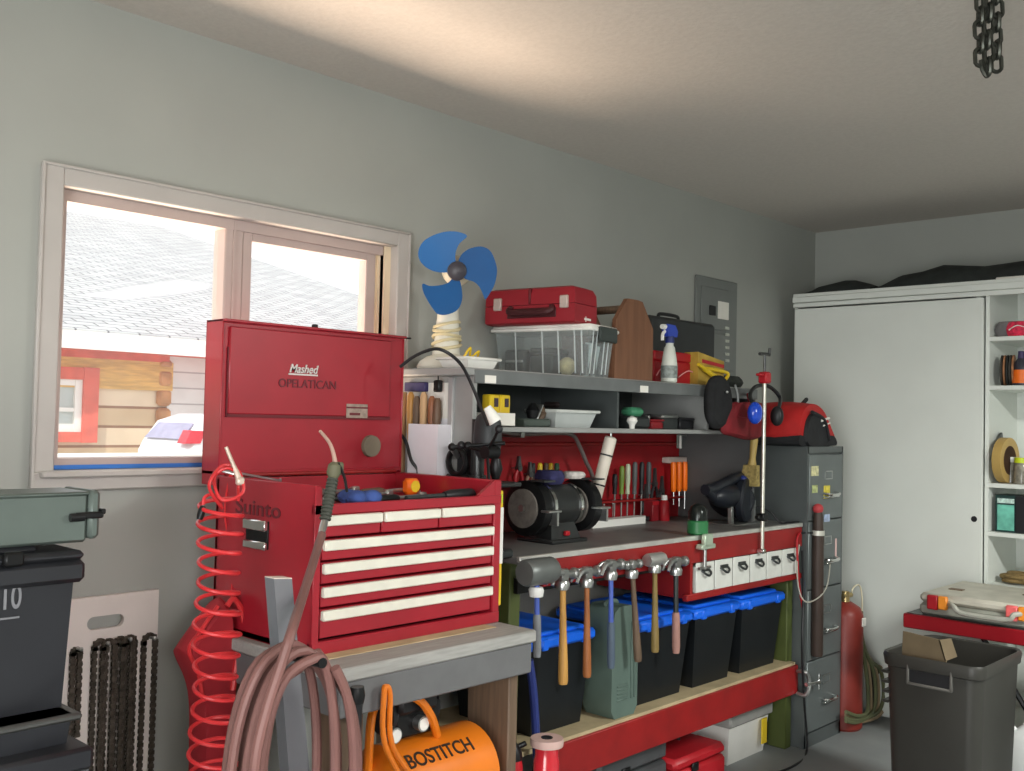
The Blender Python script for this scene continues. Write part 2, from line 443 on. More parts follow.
# low white rail in front of the house
ra = AY(52, 455, 6.9)
P_ = T('white_rail', 'low white board rail outside below the log house window', 'rail', (2.2, 6.9, .7))
P(P_, 'board', MB().bx(-1, 6, 6.88, 6.92, ra.z - .12, ra.z + .01, .004), white)
for q in (-.8, 1.2, 3.2, 5.2): P(P_, 'post', MB().bx(q, q + .09, 6.92, 7.0, .7, ra.z), white)

# ================================================================== steel tool chest on its bench (left)
cx0, cx1, cy0, cy1, cz0, cz1 = 1.526, 2.202, 2.1, 2.565, .862, 1.290
TZ = cz0
tb = T('wooden_bench', 'grey painted wooden bench carrying the red tool chest', 'bench', (1.85, 2.28, 0))
benchgrey = mat('bench_grey', (98, 99, 100), .6, 0, .08, 10)
P(tb, 'bench_top', MB().bx(1.5, 2.206, 1.95, 2.62, TZ - .035, TZ, .005), mat('bench_top_grey', (150, 150, 146), .6, 0, .1, 12, stretch=(1, 8, 8)))
P(tb, 'bare_edge', MB().bx(1.54, 2.14, 2.05, 2.098, TZ - .0005, TZ + .0018), mat('bare_ply', (186, 166, 130), .7, 0, .15, 12), 'bare plywood where the grey paint has worn off')
P(tb, 'apron', MB().bx(1.51, 2.195, 1.958, 1.985, TZ - .122, TZ - .035, .004).bx(2.17, 2.195, 1.985, 2.6, TZ - .122, TZ - .035, .004).bx(1.51, 1.535, 1.985, 2.6, TZ - .122, TZ - .035, .004), benchgrey)
lx = AY(509, 700, 2.0).x; lxx = AY(518, 700, 2.0).x
for x0, x1, y0, y1 in ((lx, lxx, 2.0, 2.17), (1.53, 1.62, 2.0, 2.09), (lx, lxx, 2.45, 2.59), (1.53, 1.62, 2.5, 2.59)):
    P(tb, 'leg', MB().bx(x0, x1, y0, y1, 0, TZ - .035, .004), wooddk, 'brown unpainted wood')
P(tb, 'lower_shelf', MB().bx(1.62, lx, 1.97, 2.58, .29, .32), wooddk)

ch = T('tool_chest', 'red steel tool chest with open lid and white drawer pulls', 'tool chest', ((cx0 + cx1) / 2, (cy0 + cy1) / 2, cz0))
b = MB().bx(cx0, cx0 + .014, cy0, cy1, cz0, cz1 - .002, .002).bx(cx1 - .03, cx1, cy0, cy1, cz0, cz1 - .006, .003).bx(cx0, cx1, cy1 - .012, cy1, cz0, cz1 - .01).bx(cx0, cx1, cy0, cy1, cz0, cz0 + .02, .003)
b.bx(cx0 + .014, cx1 - .02, cy0 + .01, cy1 - .01, cz1 - .075, cz1 - .066)
b.bx(cx0, cx1, cy0 - .001, cy0 + .014, cz1 - .076, cz1 - .05, .002).bx(cx0, cx0 + .022, cy0 - .001, cy0 + .01, cz0, cz1 - .004, .002)
b.prism([(cx1 - .03, cy0, cz1 - .006), (cx1 - .1, cy0, cz1 - .052), (cx1 - .03, cy0, cz1 - .052)], (0, .012, 0))
b.bx(cx0, cx1, cy0 - .002, cy0 + .02, cz0, cz0 + .034, .003)
P(ch, 'case', b, red)
P(ch, 'inner_back', MB().bx(cx0 + .012, cx1 - .02, cy0 + .05, cy0 + .06, cz0 + .02, cz1 - .08), blackm)
dx0, dx1 = cx0 + .024, cx1 - .033
rows = [(1.2165, 1.154, 3), (1.154, 1.0955, 1), (1.0955, 1.0365, 1), (1.0365, .978, 1), (.978, .900, 1)]
xs3 = [dx0, AY(382, 520, cy0).x, AY(440, 512, cy0).x, dx1]
pulls = mat('drawer_pull_white', (222, 220, 206), .4, .1, .04, 20)
for zt, zb, n in rows:
    cuts = xs3 if n == 3 else [dx0, dx1]
    for q in range(n):
        x0, x1 = cuts[q] + .003, cuts[q + 1] - .003
        dr = P(ch, 'drawer', MB().bx(x0, x1, cy0 + .003, cy0 + .05, zb + .003, zt - .003, .002), red)
        P(dr, 'drawer_pull', MB().bx(x0 + .001, x1 - .001, cy0 - .012, cy0 + .004, zt - .031, zt - .005, .003), pulls, 'white strip pull')
# side handle and lettering on the left end
hy0, hz0 = AX(269, 533, cx0).y, AX(258, 520, cx0).z
hy1 = AX(247, 533, cx0).y; hz1 = AX(258, 548, cx0).z
hn = P(ch, 'side_handle', MB().bx(cx0 - .004, cx0 + .002, hy0, hy1, hz1, hz0, .001), blackm)
P(hn, 'handle_lip', MB().bx(cx0 - .016, cx0 - .003, hy0, hy1, hz0 - .026, hz0 + .002, .003).bx(cx0 - .014, cx0 - .003, hy0, hy1, hz1 - .002, hz1 + .02, .003), chrome, 'chrome lip')
tc_ = AX(258, 508, cx0)
text(ch, 'Suinto', (cx0 - .0012, tc_.y, tc_.z), -Y, Z, .042, mat('faded_print', (96, 34, 40), .5), .215)
# lid standing open
lx0, lx1, ly0, ly1, lz0 = 1.535, 2.215, 2.575, 2.665, cz1 - .002
lz1 = 1.734
lid = MB().bx(lx0, lx1, ly1 - .004, ly1, lz0, lz1).bx(lx0, lx0 + .006, ly0, ly1, lz0 - .03, lz1, .002).bx(lx1 - .006, lx1, ly0, ly1, lz0 - .02, lz1, .002)
lid.bx(lx0, lx1, ly0 - .012, ly1, lz1 - .008, lz1, .002).bx(lx0, lx1, ly0, ly1, lz0, lz0 + .012, .002)
lid.bx(lx0 + .005, lx1 - .005, ly0 + .005, ly0 + .012, lz0 + .01, lz1 - .006)
lo = P(ch, 'lid', lid, red)
P(lo, 'lid_groove', MB().bx(lx0 + .02, lx1 - .055, ly0 - .001, ly0 + .006, lz0 + .166, lz0 + .176).bx(lx0 + .018, lx0 + .023, ly0 - .001, ly0 + .006, lz0 + .166, lz1 - .08), mat('red_shadow_gap', (96, 16, 26), .5))
pa, pb = AY(226, 378, ly0), AY(382, 425, ly0)
P(lo, 'lid_panel', MB().bx(lx0 + .022, lx1 - .06, ly0 - .004, ly0 + .006, lz0 + .175, lz1 - .02, .003), red)
P(lo, 'lid_latch', MB().box((AY(315, 324, ly0).x, ly0 + .0, lz1 + .004), (.018, .014, .012), .003), blackm)
P(lo, 'lid_tab', MB().box((lx1 + .008, ly0 - .008, lz1 - .006), (.02, .012, .006), .002), blackm)
yb = ly0 - .0055
q = AY(304, 369, yb); text(lo, 'Mashed', (q.x, yb, q.z), X, Z, .026, mat('badge_silver', (206, 200, 196), .35, .3), .105, 'badge', .003, .3)
P(lo, 'badge_line', MB().bx(q.x - .055, q.x + .05, yb - .002, yb + .001, q.z - .02, q.z - .015), MATS['badge_silver'], 'silver line under the badge')
q = AY(308, 384, yb); text(lo, 'OPELATICAN', (q.x, yb, q.z), X, Z, .026, mat('dark_print', (100, 30, 40), .5), .21)
q = AY(357, 411, yb)
stk = P(lo, 'sticker', MB().bx(q.x - .042, q.x + .042, yb - .001, yb + .001, q.z - .022, q.z + .022), mat('sticker_grey', (150, 134, 122), .5, 0, .2, 60), 'small silver data sticker')
P(stk, 'sticker_print', MB().bx(q.x - .042, q.x + .042, yb - .002, yb, q.z + .008, q.z + .013).bx(q.x - .03, q.x + .012, yb - .002, yb, q.z - .014, q.z - .006), MATS['dark_print'])
q = AY(371, 446, ly0)
P(lo, 'grey_disc', MB().lathe([(0, .034), (.8, .036), (1, .036)], (q.x, ly0 - .008, q.z), (q.x, ly0 + .006, q.z), 28), mat('olive_grey', (112, 104, 88), .7), 'round grey disc stuck inside the lid')
P(ch, 'lid_hinge', MB().cyl((lx0 + .02, 2.57, lz0), (lx1 - .03, 2.57, lz0), .006), redd)

# loose tools in the top tray
tz = cz1 - .066
def bar_tool(name, label, cat, x0, y0, x1, y1, r, m, m2=None, head=None, z=tz, lift=0.0):
    p0, p1 = V((x0, y0, z + r)), V((x1, y1, z + r + lift))
    t = T(name, label, cat, ((x0 + x1) / 2, (y0 + y1) / 2, z))
    mid = p0.lerp(p1, .45)
    P(t, 'handle', MB().lathe([(0, r * .8), (.06, r), (.8, r), (1, r * .7)], p0, mid, 10), m)
    h = MB().cyl(mid, p1, r * .45, r * .4, 8)
    if head == 'jaw': h.box(p1, (.03, .022, r * 1.6), .004, RZ(math.atan2(y1 - y0, x1 - x0)))
    P(t, 'shaft', h, m2 or steel)
    return t
bar_tool('screwdriver', 'dark long-handled screwdriver lying at the right end of the chest tray', 'screwdriver', 2.14, 2.16, 1.86, 2.14, .017, black, dgrey)
bar_tool('wrench', 'steel wrench lying in the middle of the open chest tray', 'wrench', 1.74, 2.3, 1.98, 2.36, .012, dgrey, steel, 'jaw')
bar_tool('pliers', 'dark pliers with grey grips near the back of the chest tray', 'pliers', 1.7, 2.42, 1.94, 2.47, .015, mat('grip_grey', (92, 84, 80), .6), steel, 'jaw')
bar_tool('screwdriver', 'brown-handled screwdriver across the back of the chest tray', 'screwdriver', 1.88, 2.36, 2.12, 2.43, .014, wooddk, steel)
bar_tool('ratchet', 'black ratchet handle lying along the front of the chest tray', 'ratchet', 1.78, 2.17, 1.99, 2.22, .013, blackm, steel, 'jaw')
bar_tool('file', 'long dark file lying by the left of the chest tray', 'file', 1.6, 2.3, 1.85, 2.24, .012, blackm, dgrey)
q = AZ(367, 492, tz + .02)
gl = MB()
for k in range(9):
    gl.ball((1.7 + .028 * math.cos(k * 2.1), 2.15 + .026 * math.sin(k * 1.7), tz + .022 + .004 * (k % 2)), (.03, .024, .02), 10, 6)
S('rag', 'crumpled blue rag at the front of the chest tray', 'rag', gl, mat('blue_rag', (52, 74, 132), .9, 0, .3, 30))
t = T('tape_measure', 'small orange and yellow tape measure at back of the chest tray', 'tape measure', (2.12, 2.40, tz))
P(t, 'shell', MB().bx(2.085, 2.135, 2.385, 2.425, tz, tz + .05, .01), orange)
P(t, 'face', MB().cyl((2.11, 2.383, tz + .026), (2.11, 2.386, tz + .026), .018), yellow)
P(t, 'hook', MB().bx(2.133, 2.142, 2.395, 2.415, tz + .002, tz + .012), steel)
for k, (lb, x0, y0, x1, y1, m) in enumerate([('short chrome socket bar lying left in the chest tray', 1.59, 2.2, 1.68, 2.26, chrome), ('pale grey putty knife at back left of the chest tray', 1.6, 2.5, 1.78, 2.47, steel)]):
    bar_tool('socket_bar' if k == 0 else 'putty_knife', lb, 'tool', x0, y0, x1, y1, .011, m, steel, 'jaw')
# spirit level on the right end of the chest
t = T('spirit_level', 'yellow and white spirit level hung on right end of the tool chest', 'spirit level', (2.2145, 2.135, .905))
zs = [.905, 1.0, 1.21, 1.25]
P(t, 'body', MB().bx(2.201, 2.232, 2.12, 2.15, .905, 1.25, .003), yellow)
P(t, 'label_strip', MB().bx(2.2, 2.2335, 2.1185, 2.15, 1.03, 1.2, .002), white, 'white printed strip')
P(t, 'vial', MB().cyl((2.216, 2.117, 1.215), (2.216, 2.117, 1.24), .007), mat('vial_green', (190, 210, 60), .2))

# ================================================================== left edge: bins, ammo box, saw chains
box_y = 2.2
a0 = AY(101, 491, box_y); a1 = AY(103, 533, box_y)
az0 = 1.176; az1 = a0.z
ammo = T('ammo_box', 'long grey-green steel ammunition box on the black bin', 'box', (.75, box_y + .07, az0))
grn = mat('grey_green_steel', (92, 103, 98), .42, .3, .1, 6)
P(ammo, 'body', MB().bx(.42, a0.x - .028, box_y, box_y + .145, az0, az1 - .004, .006), grn)
P(ammo, 'top_lip', MB().bx(.42, a0.x - .026, box_y - .002, box_y + .147, az1 - .008, az1, .003), grn)
ld = P(ammo, 'end_lid', MB().bx(a0.x - .026, a0.x, box_y - .003, box_y + .148, az0 + .006, az1 + .002, .008), grn)
P(ld, 'latch', MB().bx(a0.x - .06, a0.x + .002, box_y - .016, box_y - .002, az0 + .052, az0 + .066, .003).cyl((a0.x - .07, box_y - .01, az0 + .056), (a0.x - .04, box_y - .01, az0 + .056), .009, .009, 10).bx(a0.x - .002, a0.x + .008, box_y - .012, box_y + .02, az0 + .06, az0 + .072, .002), blackm)
bl = mat('black_bin', (36, 38, 42), .42, 0, .1, 5)
bn = T('storage_bin', 'tall black plastic bin with latched lid and chalk number 10', 'bin', (.75, 2.36, .83))
bxr = AY(86, 560, 2.17).x
def taper(x0, x1, y0, y1, z0, z1, ins):
    return [[V((x0 + ins, y0 + ins, z0)), V((x1 - ins, y0 + ins, z0)), V((x1 - ins, y1 - ins, z0)), V((x0 + ins, y1 - ins, z0))], [V((x0, y0, z1)), V((x1, y0, z1)), V((x1, y1, z1)), V((x0, y1, z1))]]
P(bn, 'body', MB().loft(taper(.4, bxr - .02, 2.18, 2.55, .83, 1.12, .012)), bl)
P(bn, 'rim', MB().bx(.38, bxr, 2.165, 2.565, 1.095, 1.143, .01), bl)
bl_ = P(bn, 'lid', MB().bx(.38, bxr - .004, 2.165, 2.565, 1.143, 1.163, .008).bx(.44, bxr - .09, 2.2, 2.52, 1.16, 1.1755, .008), bl)
q = AY(14, 540, 2.16)
P(bl_, 'latch', MB().bx(q.x - .02, q.x + .02, 2.15, 2.17, 1.142, 1.172, .005), blackm)
q = AY(13, 597, 2.178); text(bn, '10', (q.x, 2.1795, q.z), X, Z, .05, mat('chalk', (120, 122, 126), .9), .035, 'chalk_number')
P(bn, 'chalk_line', MB().bx(q.x - .025, q.x + .015, 2.1795, 2.182, q.z - .045, q.z - .041), MATS['chalk'])
tote = T('storage_tote', 'low black tote with sloping rim under the black bin', 'tote', (.72, 2.33, .70))
tx = AY(84, 690, 2.12).x
P(tote, 'body', MB().loft(taper(.4, tx - .02, 2.13, 2.5, .768, .83, .006)), bl)
P(tote, 'rim', MB().bx(.38, tx, 2.12, 2.51, .815, .83, .005), mat('tote_rim', (70, 72, 70), .4))
slab = T('plastic_case', 'flat black plastic case at the bottom of the left stack', 'case', (.72, 2.33, .66))
sx = AY(97, 735, 2.08).x
P(slab, 'case_bottom', MB().bx(.3, sx, 2.085, 2.55, .672, .715, .008), bl)
P(slab, 'case_top', MB().bx(.3, sx - .004, 2.08, 2.55, .72, .768, .008), bl)
P(slab, 'seam', MB().bx(.31, sx - .01, 2.09, 2.54, .712, .722), mat('seam_grey', (80, 82, 84), .5))
wc = T('white_cabinet', 'low white metal cabinet under the stack of black cases', 'cabinet', (.7, 2.34, 0))
P(wc, 'body', MB().bx(.2, sx + .02, 2.12, 2.6, .03, .655, .006), greypaint)
P(wc, 'cabinet_top', MB().bx(.18, sx + .03, 2.09, 2.62, .655, .672, .005), mat('cab_white', (206, 208, 206), .5))
P(wc, 'door', MB().bx(.24, sx - .02, 2.108, 2.122, .06, .63, .004), greypaint)
P(wc, 'plinth', MB().bx(.22, sx, 2.15, 2.58, 0, .03), black)

# white board with saw chains on the wall
by = 2.745
e0, e1 = AY(72, 597, by), AY(159, 592, by)
bx0, bx1, bzt = e0.x - .12, e1.x, (e0.z + e1.z) / 2
h0, h1 = AY(87, 625, by), AY(124, 619, by)
hw_ = .012
brd = T('white_board', 'white plastic board with a handle slot leaning on wall', 'board', ((bx0 + bx1) / 2, by, .0))
bz0 = .0
hm = (h0.x + h1.x) / 2; hh = (h0.z + h1.z) / 2; hx = (h1.x - h0.x) / 2
bd = MB().bx(bx0, hm - hx, by, by + .016, bz0, bzt).bx(hm + hx, bx1, by, by + .016, bz0, bzt).bx(hm - hx, hm + hx, by, by + .016, bz0, hh - hw_ * 1.5).bx(hm - hx, hm + hx, by, by + .016, hh + hw_ * 1.5, bzt)
n = 8
for sx_ in (-1, 1):      # rounded slot ends
    cxx = hm + sx_ * (hx - hw_ * 1.5)
    for sz in (-1, 1):
        pts = [(hm + sx_ * hx, by, hh), (hm + sx_ * hx, by, hh + sz * hw_ * 1.5), (cxx, by, hh + sz * hw_ * 1.5)]
        arc = [(cxx + sx_ * math.sin(PI / 2 * k / n) * hw_ * 1.5, by, hh + sz * math.cos(PI / 2 * k / n) * hw_ * 1.5) for k in range(1, n)]
        bd.prism(pts + arc, (0, .016, 0))
P(brd, 'panel', bd, mat('board_white', (222, 214, 208), .5, 0, .03))
nails = [AY(74, 648, by), AY(101, 642, by), AY(123, 638, by), AY(147, 637, by)]
for p in nails: P(brd, 'hook', MB().cyl((p.x, by, p.z), (p.x, by - .045, p.z + .004), .004, .004, 8).ball((p.x, by - .045, p.z + .004), .006, 8, 6), steel)
chainm = mat('oily_chain', (82, 76, 68), .42, .55, .4, 60)
def saw_chain(p, strands, label, spread, length=.56):
    m = MB(); tn = MB()
    y0 = p.y - .016
    for (dx, dy) in strands:
        path = []
        hwd = spread
        for k in range(80):
            s_ = k * .0095
            if s_ > length: break
            path.append((V((p.x - hwd + dx, y0 + dy, p.z - .012 - s_)), 0, k))
            path.append((V((p.x + hwd + dx, y0 + dy, p.z - .012 - s_)), 0, k + 1))
        for k in range(9):
            a_ = PI * k / 8
            path.append((V((p.x + dx + hwd * math.cos(a_), y0 + dy, p.z - .012 + hwd * 1.2 * math.sin(a_))), a_, k))
        for q_, a_, k in path:
            if k % 2: m.box(q_, (.0135, .009, .0115), .003)
            else:
                m.box(q_ + V((0, .004, 0)), (.015, .003, .0128), .001).box(q_ - V((0, .004, 0)), (.015, .003, .0128), .001)
            if k % 4 == 0:
                sgn = 1 if q_.x > p.x + dx else -1
                m.prism([q_ + V((sgn * .003, -.004, -.004)), q_ + V((sgn * .009, -.004, -.003)), q_ + V((sgn * .007, -.004, .005)), q_ + V((sgn * .003, -.004, .004))], (0, .005, 0))
    t = S('saw_chain', label, 'saw chain', m, chainm, 'saw chains on the white board')
    t.location.z += 0
    return t
saw_chain(nails[0], [(0, 0)], 'saw chain hanging half hidden behind the black bin', .009, .22)
saw_chain(nails[1], [(-.009, 0), (.009, -.014)], 'two-strand looped saw chain left under the board handle slot', .016)
saw_chain(nails[2], [(-.014, 0), (.0, -.014), (.014, 0)], 'thickest bundle of saw chain in the middle of white board', .013)
saw_chain(nails[3], [(0, 0)], 'single saw chain loop nearest the right edge of board', .017)

# ================================================================== coiled hoses in front of the chest
hosered = mat('hose_red', (196, 44, 48), .4, 0, .06)
cy_ = 2.2
top, bot = AY(221, 500, cy_), AY(212, 800, cy_)
pts = []
turns = 14.5
R = .054
n = int(turns * 14)
for k in range(n + 1):
    s_ = k / n; a_ = 2 * PI * turns * s_
    c_ = top.lerp(bot, s_ ** 1.08 if s_ else 0)
    rr = R * (1 + .07 * math.sin(s_ * 17)) * (.9 + .12 * s_)
    pts.append(c_ + V((rr * math.cos(a_), rr * math.sin(a_), .004 * math.sin(a_ * 1.0))))
ah = T('air_hose', 'thin red coiled air hose hanging left of the tool chest', 'hose', (top.x, cy_, bot.z))
P(ah, 'coil', MB().tube(pts, 0.0052, 7, False, 2), hosered)
loopp = [pts[0] + V((0, 0, .0)), pts[0] + V((.01, .02, .03)), AY(240, 478, 2.2), AY(228, 468, 2.18), AY(214, 478, 2.2), AY(222, 500, 2.17), AY(243, 492, 2.16), AY(238, 470, 2.18), AY(222, 466, 2.2), AY(209, 486, 2.18), AY(222, 508, 2.2), AY(214, 495, 2.2), AY(205, 497, 2.2), AY(203, 505, 2.2)]
P(ah, 'tangle', MB().tube(loopp, .0042, 7), hosered)
e = AY(203, 506, 2.2)
P(ah, 'coupling', MB().lathe([(0, .006), (.3, .009), (.7, .009), (1, .007)], e, e + V((-.008, 0, -.032)), 12), blackm, 'dark metal hose coupling')
nz0, nz1 = AY(240, 481, 2.17), AY(226, 447, 2.2)
P(ah, 'nozzle', MB().lathe([(0, .008), (.25, .007), (.5, .005), (1, .0045)], nz0, nz1, 10).box(nz0, (.02, .016, .02), .004), mat('pale_metal', (214, 196, 180), .4, .4), 'pale metal blow nozzle')
hk = AY(231, 476, 2.2)
P(ah, 'hanger', MB().tube([(hk.x + .012, 2.205, hk.z + .004), (hk.x - .01, 2.24, hk.z + .014), (cx0 - .012, 2.26, cz1 + .004), (cx0 + .01, 2.27, cz1 + .002), (cx0 + .012, 2.27, cz1 - .04)], .003, 6), steel)

# red bag behind the coil
bagy = 2.42
ol = [AY(*p, bagy) for p in ((226, 600), (210, 618), (190, 646), (188, 656), (200, 684), (205, 715), (205, 771), (207, 830), (238, 830), (239, 760), (238, 690), (236, 630), (234, 606))]
bag = T('nylon_bag', 'red nylon bag hanging behind the coiled red air hose', 'bag', (1.44, bagy, ol[7].z))
bagm = mat('red_nylon', (150, 30, 40), .6, 0, .12, 12, .3)
P(bag, 'bag_body', MB().puff(ol, (0, .09, 0), .88, 5), bagm)
P(bag, 'piping', MB().tube([AY(*p, bagy + .0) for p in ((218, 606), (200, 632), (189, 650), (198, 672), (203, 700))], .006, 7), hosered)
P(bag, 'carry_loop', MB().tube([AY(*p, bagy - .004) for p in ((227, 606), (234, 599), (242, 612), (245, 640), (238, 656), (233, 690))], .008, 7), hosered, 'bright red strap loop')
P(bag, 'hanging_cord', MB().tube([AY(231, 602, bagy + .03), AY(232, 560, bagy + .08), V((cx0 - .006, bagy + .09, cz1 - .1)), V((cx0 + .008, bagy + .09, cz1 + .004)), V((cx0 + .016, bagy + .09, cz1 - .03))], .003, 6), hosered)

# grey post with the brown hose draped over it
py_ = 1.83
pt0, pt1 = AY(274, 579, py_), AY(292, 577, py_)
pb0, pb1 = AY(289, 771, py_), AY(309, 771, py_)
ext = 0.62
dl, dr_ = (pb0 - pt0), (pb1 - pt1)
f = pt0.z / (pt0.z - pb0.z)
g0, g1 = pt0 + dl * f, pt1 + dr_ * f
post = T('grey_post', 'grey painted board standing upright in front of the tool chest', 'post', ((g0.x + g1.x) / 2, py_, 0))
P(post, 'board', MB().prism([pt0, pt1 - V((0, 0, .004)), V((g1.x, py_, 0)), V((g0.x, py_, 0))], (0, .035, 0)), mat('post_grey', (104, 106, 110), .6, 0, .06))
P(post, 'bare_end', MB().prism([pt0, pt1 - V((0, 0, .004)), pt1 + V((0, 0, -.002)), pt0 + V((0, 0, .002))], (0, .035, 0)), mat('sawn_end', (206, 192, 180), .7), 'bare sawn end')
pk = AY(298, 650, py_)
P(post, 'peg', MB().cyl((pk.x - .03, py_ - .13, pk.z), (pk.x - .03, py_ + .005, pk.z - .004), .011, .011, 10), blackm)
hosebr = mat('brown_rubber', (114, 80, 75), .5, 0, .14, 5)
pts = []
cen = AY(292, 790, py_ - .07)
for k in range(6):
    wl = [.130, .105, .145, .085, .135, .118][k]; wr = [.085, .125, .105, .150, .075, .11][k]
    ht = (pk.z + .02) - cen.z + [0.0, -.02, .01, -.035, .004, -.012][k]
    for j in range(16):
        a_ = 2 * PI * j / 16 + PI / 2
        c0, s0 = math.cos(a_), math.sin(a_)
        xx = (wl if c0 < 0 else wr) * (abs(c0) ** .8) * (1 if c0 > 0 else -1)
        zz = ht * s0 if s0 > 0 else .2 * s0
        pts.append(V((cen.x + xx, py_ - .025 - .019 * k - .001 * j, cen.z + zz)))
hs = T('rubber_hose', 'thick brown rubber hose coiled over the grey post', 'hose', (cen.x, py_ - .07, cen.z - .2))
P(hs, 'loops', MB().tube(pts, .0105, 9, False, 3), hosebr)
yy = 1.70
tp = [AY(322, 534, 2.0), AY(314, 560, 1.95), AY(304, 592, 1.82), AY(292, 630, 1.69), AY(280, 668, 1.68), AY(268, 705, 1.68), AY(257, 750, 1.68), AY(252, 800, 1.69)]
gun = T('torch', 'gas torch with dark ribbed grip and bent pale tip over chest front', 'torch', tp[4])
P(gun, 'torch_hose', MB().tube(tp, .0105, 9), hosebr)
P(gun, 'sleeve', MB().lathe([(0, .008), (.2, .0095), (.5, .008), (.8, .010), (1, .009)], AY(316, 553, 1.975), AY(325, 520, 2.03), 12), steel, 'metal hose fitting')
gr = [AY(325, 520, 2.03), AY(329, 500, 2.045), AY(333, 478, 2.05), AY(335, 462, 2.05)]
gmb = MB()
for k in range(12):
    a_ = gr[0].lerp(gr[2], k / 12); b2 = gr[0].lerp(gr[2], (k + .75) / 12)
    gmb.lathe([(0, .012), (.2, .0145), (.8, .0145), (1, .012)], a_, b2, 12)
P(gun, 'grip', gmb.lathe([(0, .012), (1, .012)], gr[0], gr[2], 12), mat('grip_dark_green', (62, 66, 58), .6, 0, .1))
hd = P(gun, 'head', MB().lathe([(0, .012), (.3, .018), (.8, .016), (1, .008)], gr[2], gr[3], 12).box(AY(339, 468, 2.05), (.02, .02, .03), .004), mat('olive_grip', (92, 92, 70), .6))
P(hd, 'tip', MB().tube([gr[3], AY(333, 452, 2.045), AY(329, 442, 2.04), AY(320, 431, 2.03)], lambda u: .006 - .002 * u, 8), mat('copper_tip', (222, 186, 170), .35, .5), 'bent pale copper tip')
P(gun, 'trigger', MB().tube([AY(338, 463, 2.04), AY(344, 476, 2.04), AY(347, 492, 2.04)], .004, 6), blackm)
# dark handle standing beside the compressor
u0, u1 = AY(357, 690, 1.9), AY(360, 760, 1.9)
t = T('clamp_handle', 'black ribbed handle upright left of the orange compressor', 'handle', (u1.x, 1.9, .32))
P(t, 'stem', MB().cyl(V((u1.x, 1.985, .322)), u1 + V((0, .02, .0)), .012, .012, 10).cyl(u1 + V((0, .02, 0)), u0, .013, .015, 12), black)
P(t, 'end_cap', MB().lathe([(0, .017), (.5, .02), (1, .016)], u0 - V((0, 0, .03)), u0 + V((0, 0, .008)), 14), blackm)

# ================================================================== orange compressor under the bench
ct = T('air_compressor', 'orange pancake-less tank air compressor with gauges under the bench', 'compressor', (1.8, 2.12, .32))
ct['label'] = 'orange air compressor with long tank and two gauges under bench'
co = mat('compressor_orange', (216, 116, 24), .3, 0, .05, coat=.4)
cyy = 2.10
tr = .124
ax = AY(497, 745, cyy - .04)
tcz = .468
x1c = ax.x - .016; x0c = x1c - .44
tank = P(ct, 'tank', MB().lathe([(0, .02), (.03, .07), (.08, .1), (.13, tr), (.87, tr), (.92, .1), (.97, .07), (1, .02)], (x0c, cyy, tcz), (x1c, cyy, tcz), 36), co)
an = math.radians(50)
nrm = V((0, -math.cos(an), math.sin(an))); upv = V((0, math.sin(an), math.cos(an)))
cpos = V((AY(443, 745, cyy - .09).x, cyy, tcz)) + nrm * (tr + .0005)
text(tank, 'BOSTITCH', cpos, X, upv, .042, mat('print_black', (40, 28, 20), .5), .235)
for q in (x0c + .08, x1c - .08):
    P(ct, 'foot', MB().bx(q - .02, q + .02, cyy - .09, cyy + .09, .32, .37, .006), black)
P(ct, 'carry_frame', MB().tube([V((x0c + .07, cyy - .105, tcz + .02)), AY(385, 745, 1.945), AY(384, 695, 1.935), AY(386, 687, 1.934), AY(390, 695, 1.935), AY(392, 745, 1.945), V((x0c + .1, cyy - .1, tcz + .04))], .0075, 9), co)
P(ct, 'handle_bow', MB().tube([AY(368, 771, 2.1), AY(371, 720, 2.1), AY(380, 700, 2.12), AY(400, 694, 2.07), AY(419, 700, 2.05), AY(431, 716, 2.05), AY(437, 735, 2.07)], .012, 9), co)
m0, m1 = AY(394, 722, 2.12), AY(424, 712, 2.12)
P(ct, 'motor', MB().cyl((m0.x - .03, 2.14, .66), (m1.x + .03, 2.14, .66), .055, .055, 20).bx(m0.x - .02, m1.x + .01, 2.07, 2.13, .665, .715, .01), black)
for p, lb in (((424, 724), 0), ((396, 736), 1)):
    c_ = AY(*p, 2.06)
    gg = P(ct, 'gauge', MB().cyl(c_ + V((0, .03, 0)), c_, .02, .021, 18), steel)
    P(gg, 'gauge_face', MB().cyl(c_ + V((0, .002, 0)), c_ + V((0, -.002, 0)), .017, .017, 18), white)
P(ct, 'gauge_manifold', MB().bx(m0.x - .02, m1.x + .03, 2.085, 2.12, .60, .69, .006), blackm)

# ================================================================== grey wall shelf unit above the workbench
YS = 2.35                      # front plane of the shelf
BZ0 = 1.0225
ZU, ZL = AY(620, 378.5, YS).z, AY(620, 428.6, YS).z          # tops of the two shelves
SX0 = AY(474, 400, YS).x
SX1 = AY(757, 389, YS).x
shg = mat('shelf_grey', (150, 152, 150), .5, .1, .05)
shd = mat('shelf_dark', (74, 80, 80), .6, .1, .08)
sh = T('wall_shelf', 'grey two-tier wall shelf above the red tool board', 'shelf', ((SX0 + SX1) / 2, 2.62, ZL - .42))
P(sh, 'upper_shelf', MB().bx(SX0 - .05, SX1, YS, D - .004, ZU - .026, ZU, .004), shg)
lsx0 = SX0 + .02
lsx1 = SX1 - .003
HX = SX1 - .015
P(sh, 'lower_shelf', MB().bx(lsx0, lsx1, YS + .01, D - .004, ZL - .018, ZL, .003), shg)
P(sh, 'back_panel', MB().bx(SX0 + .01, lsx1, D - .02, D - .004, ZL, ZU - .026), shd)
pn = P(sh, 'side_panel', MB().bx(SX0, SX0 + .02, YS + .004, D - .004, 1.03, ZU - .026, .003), shg)
ra_ = AX(452, 420, SX0).y
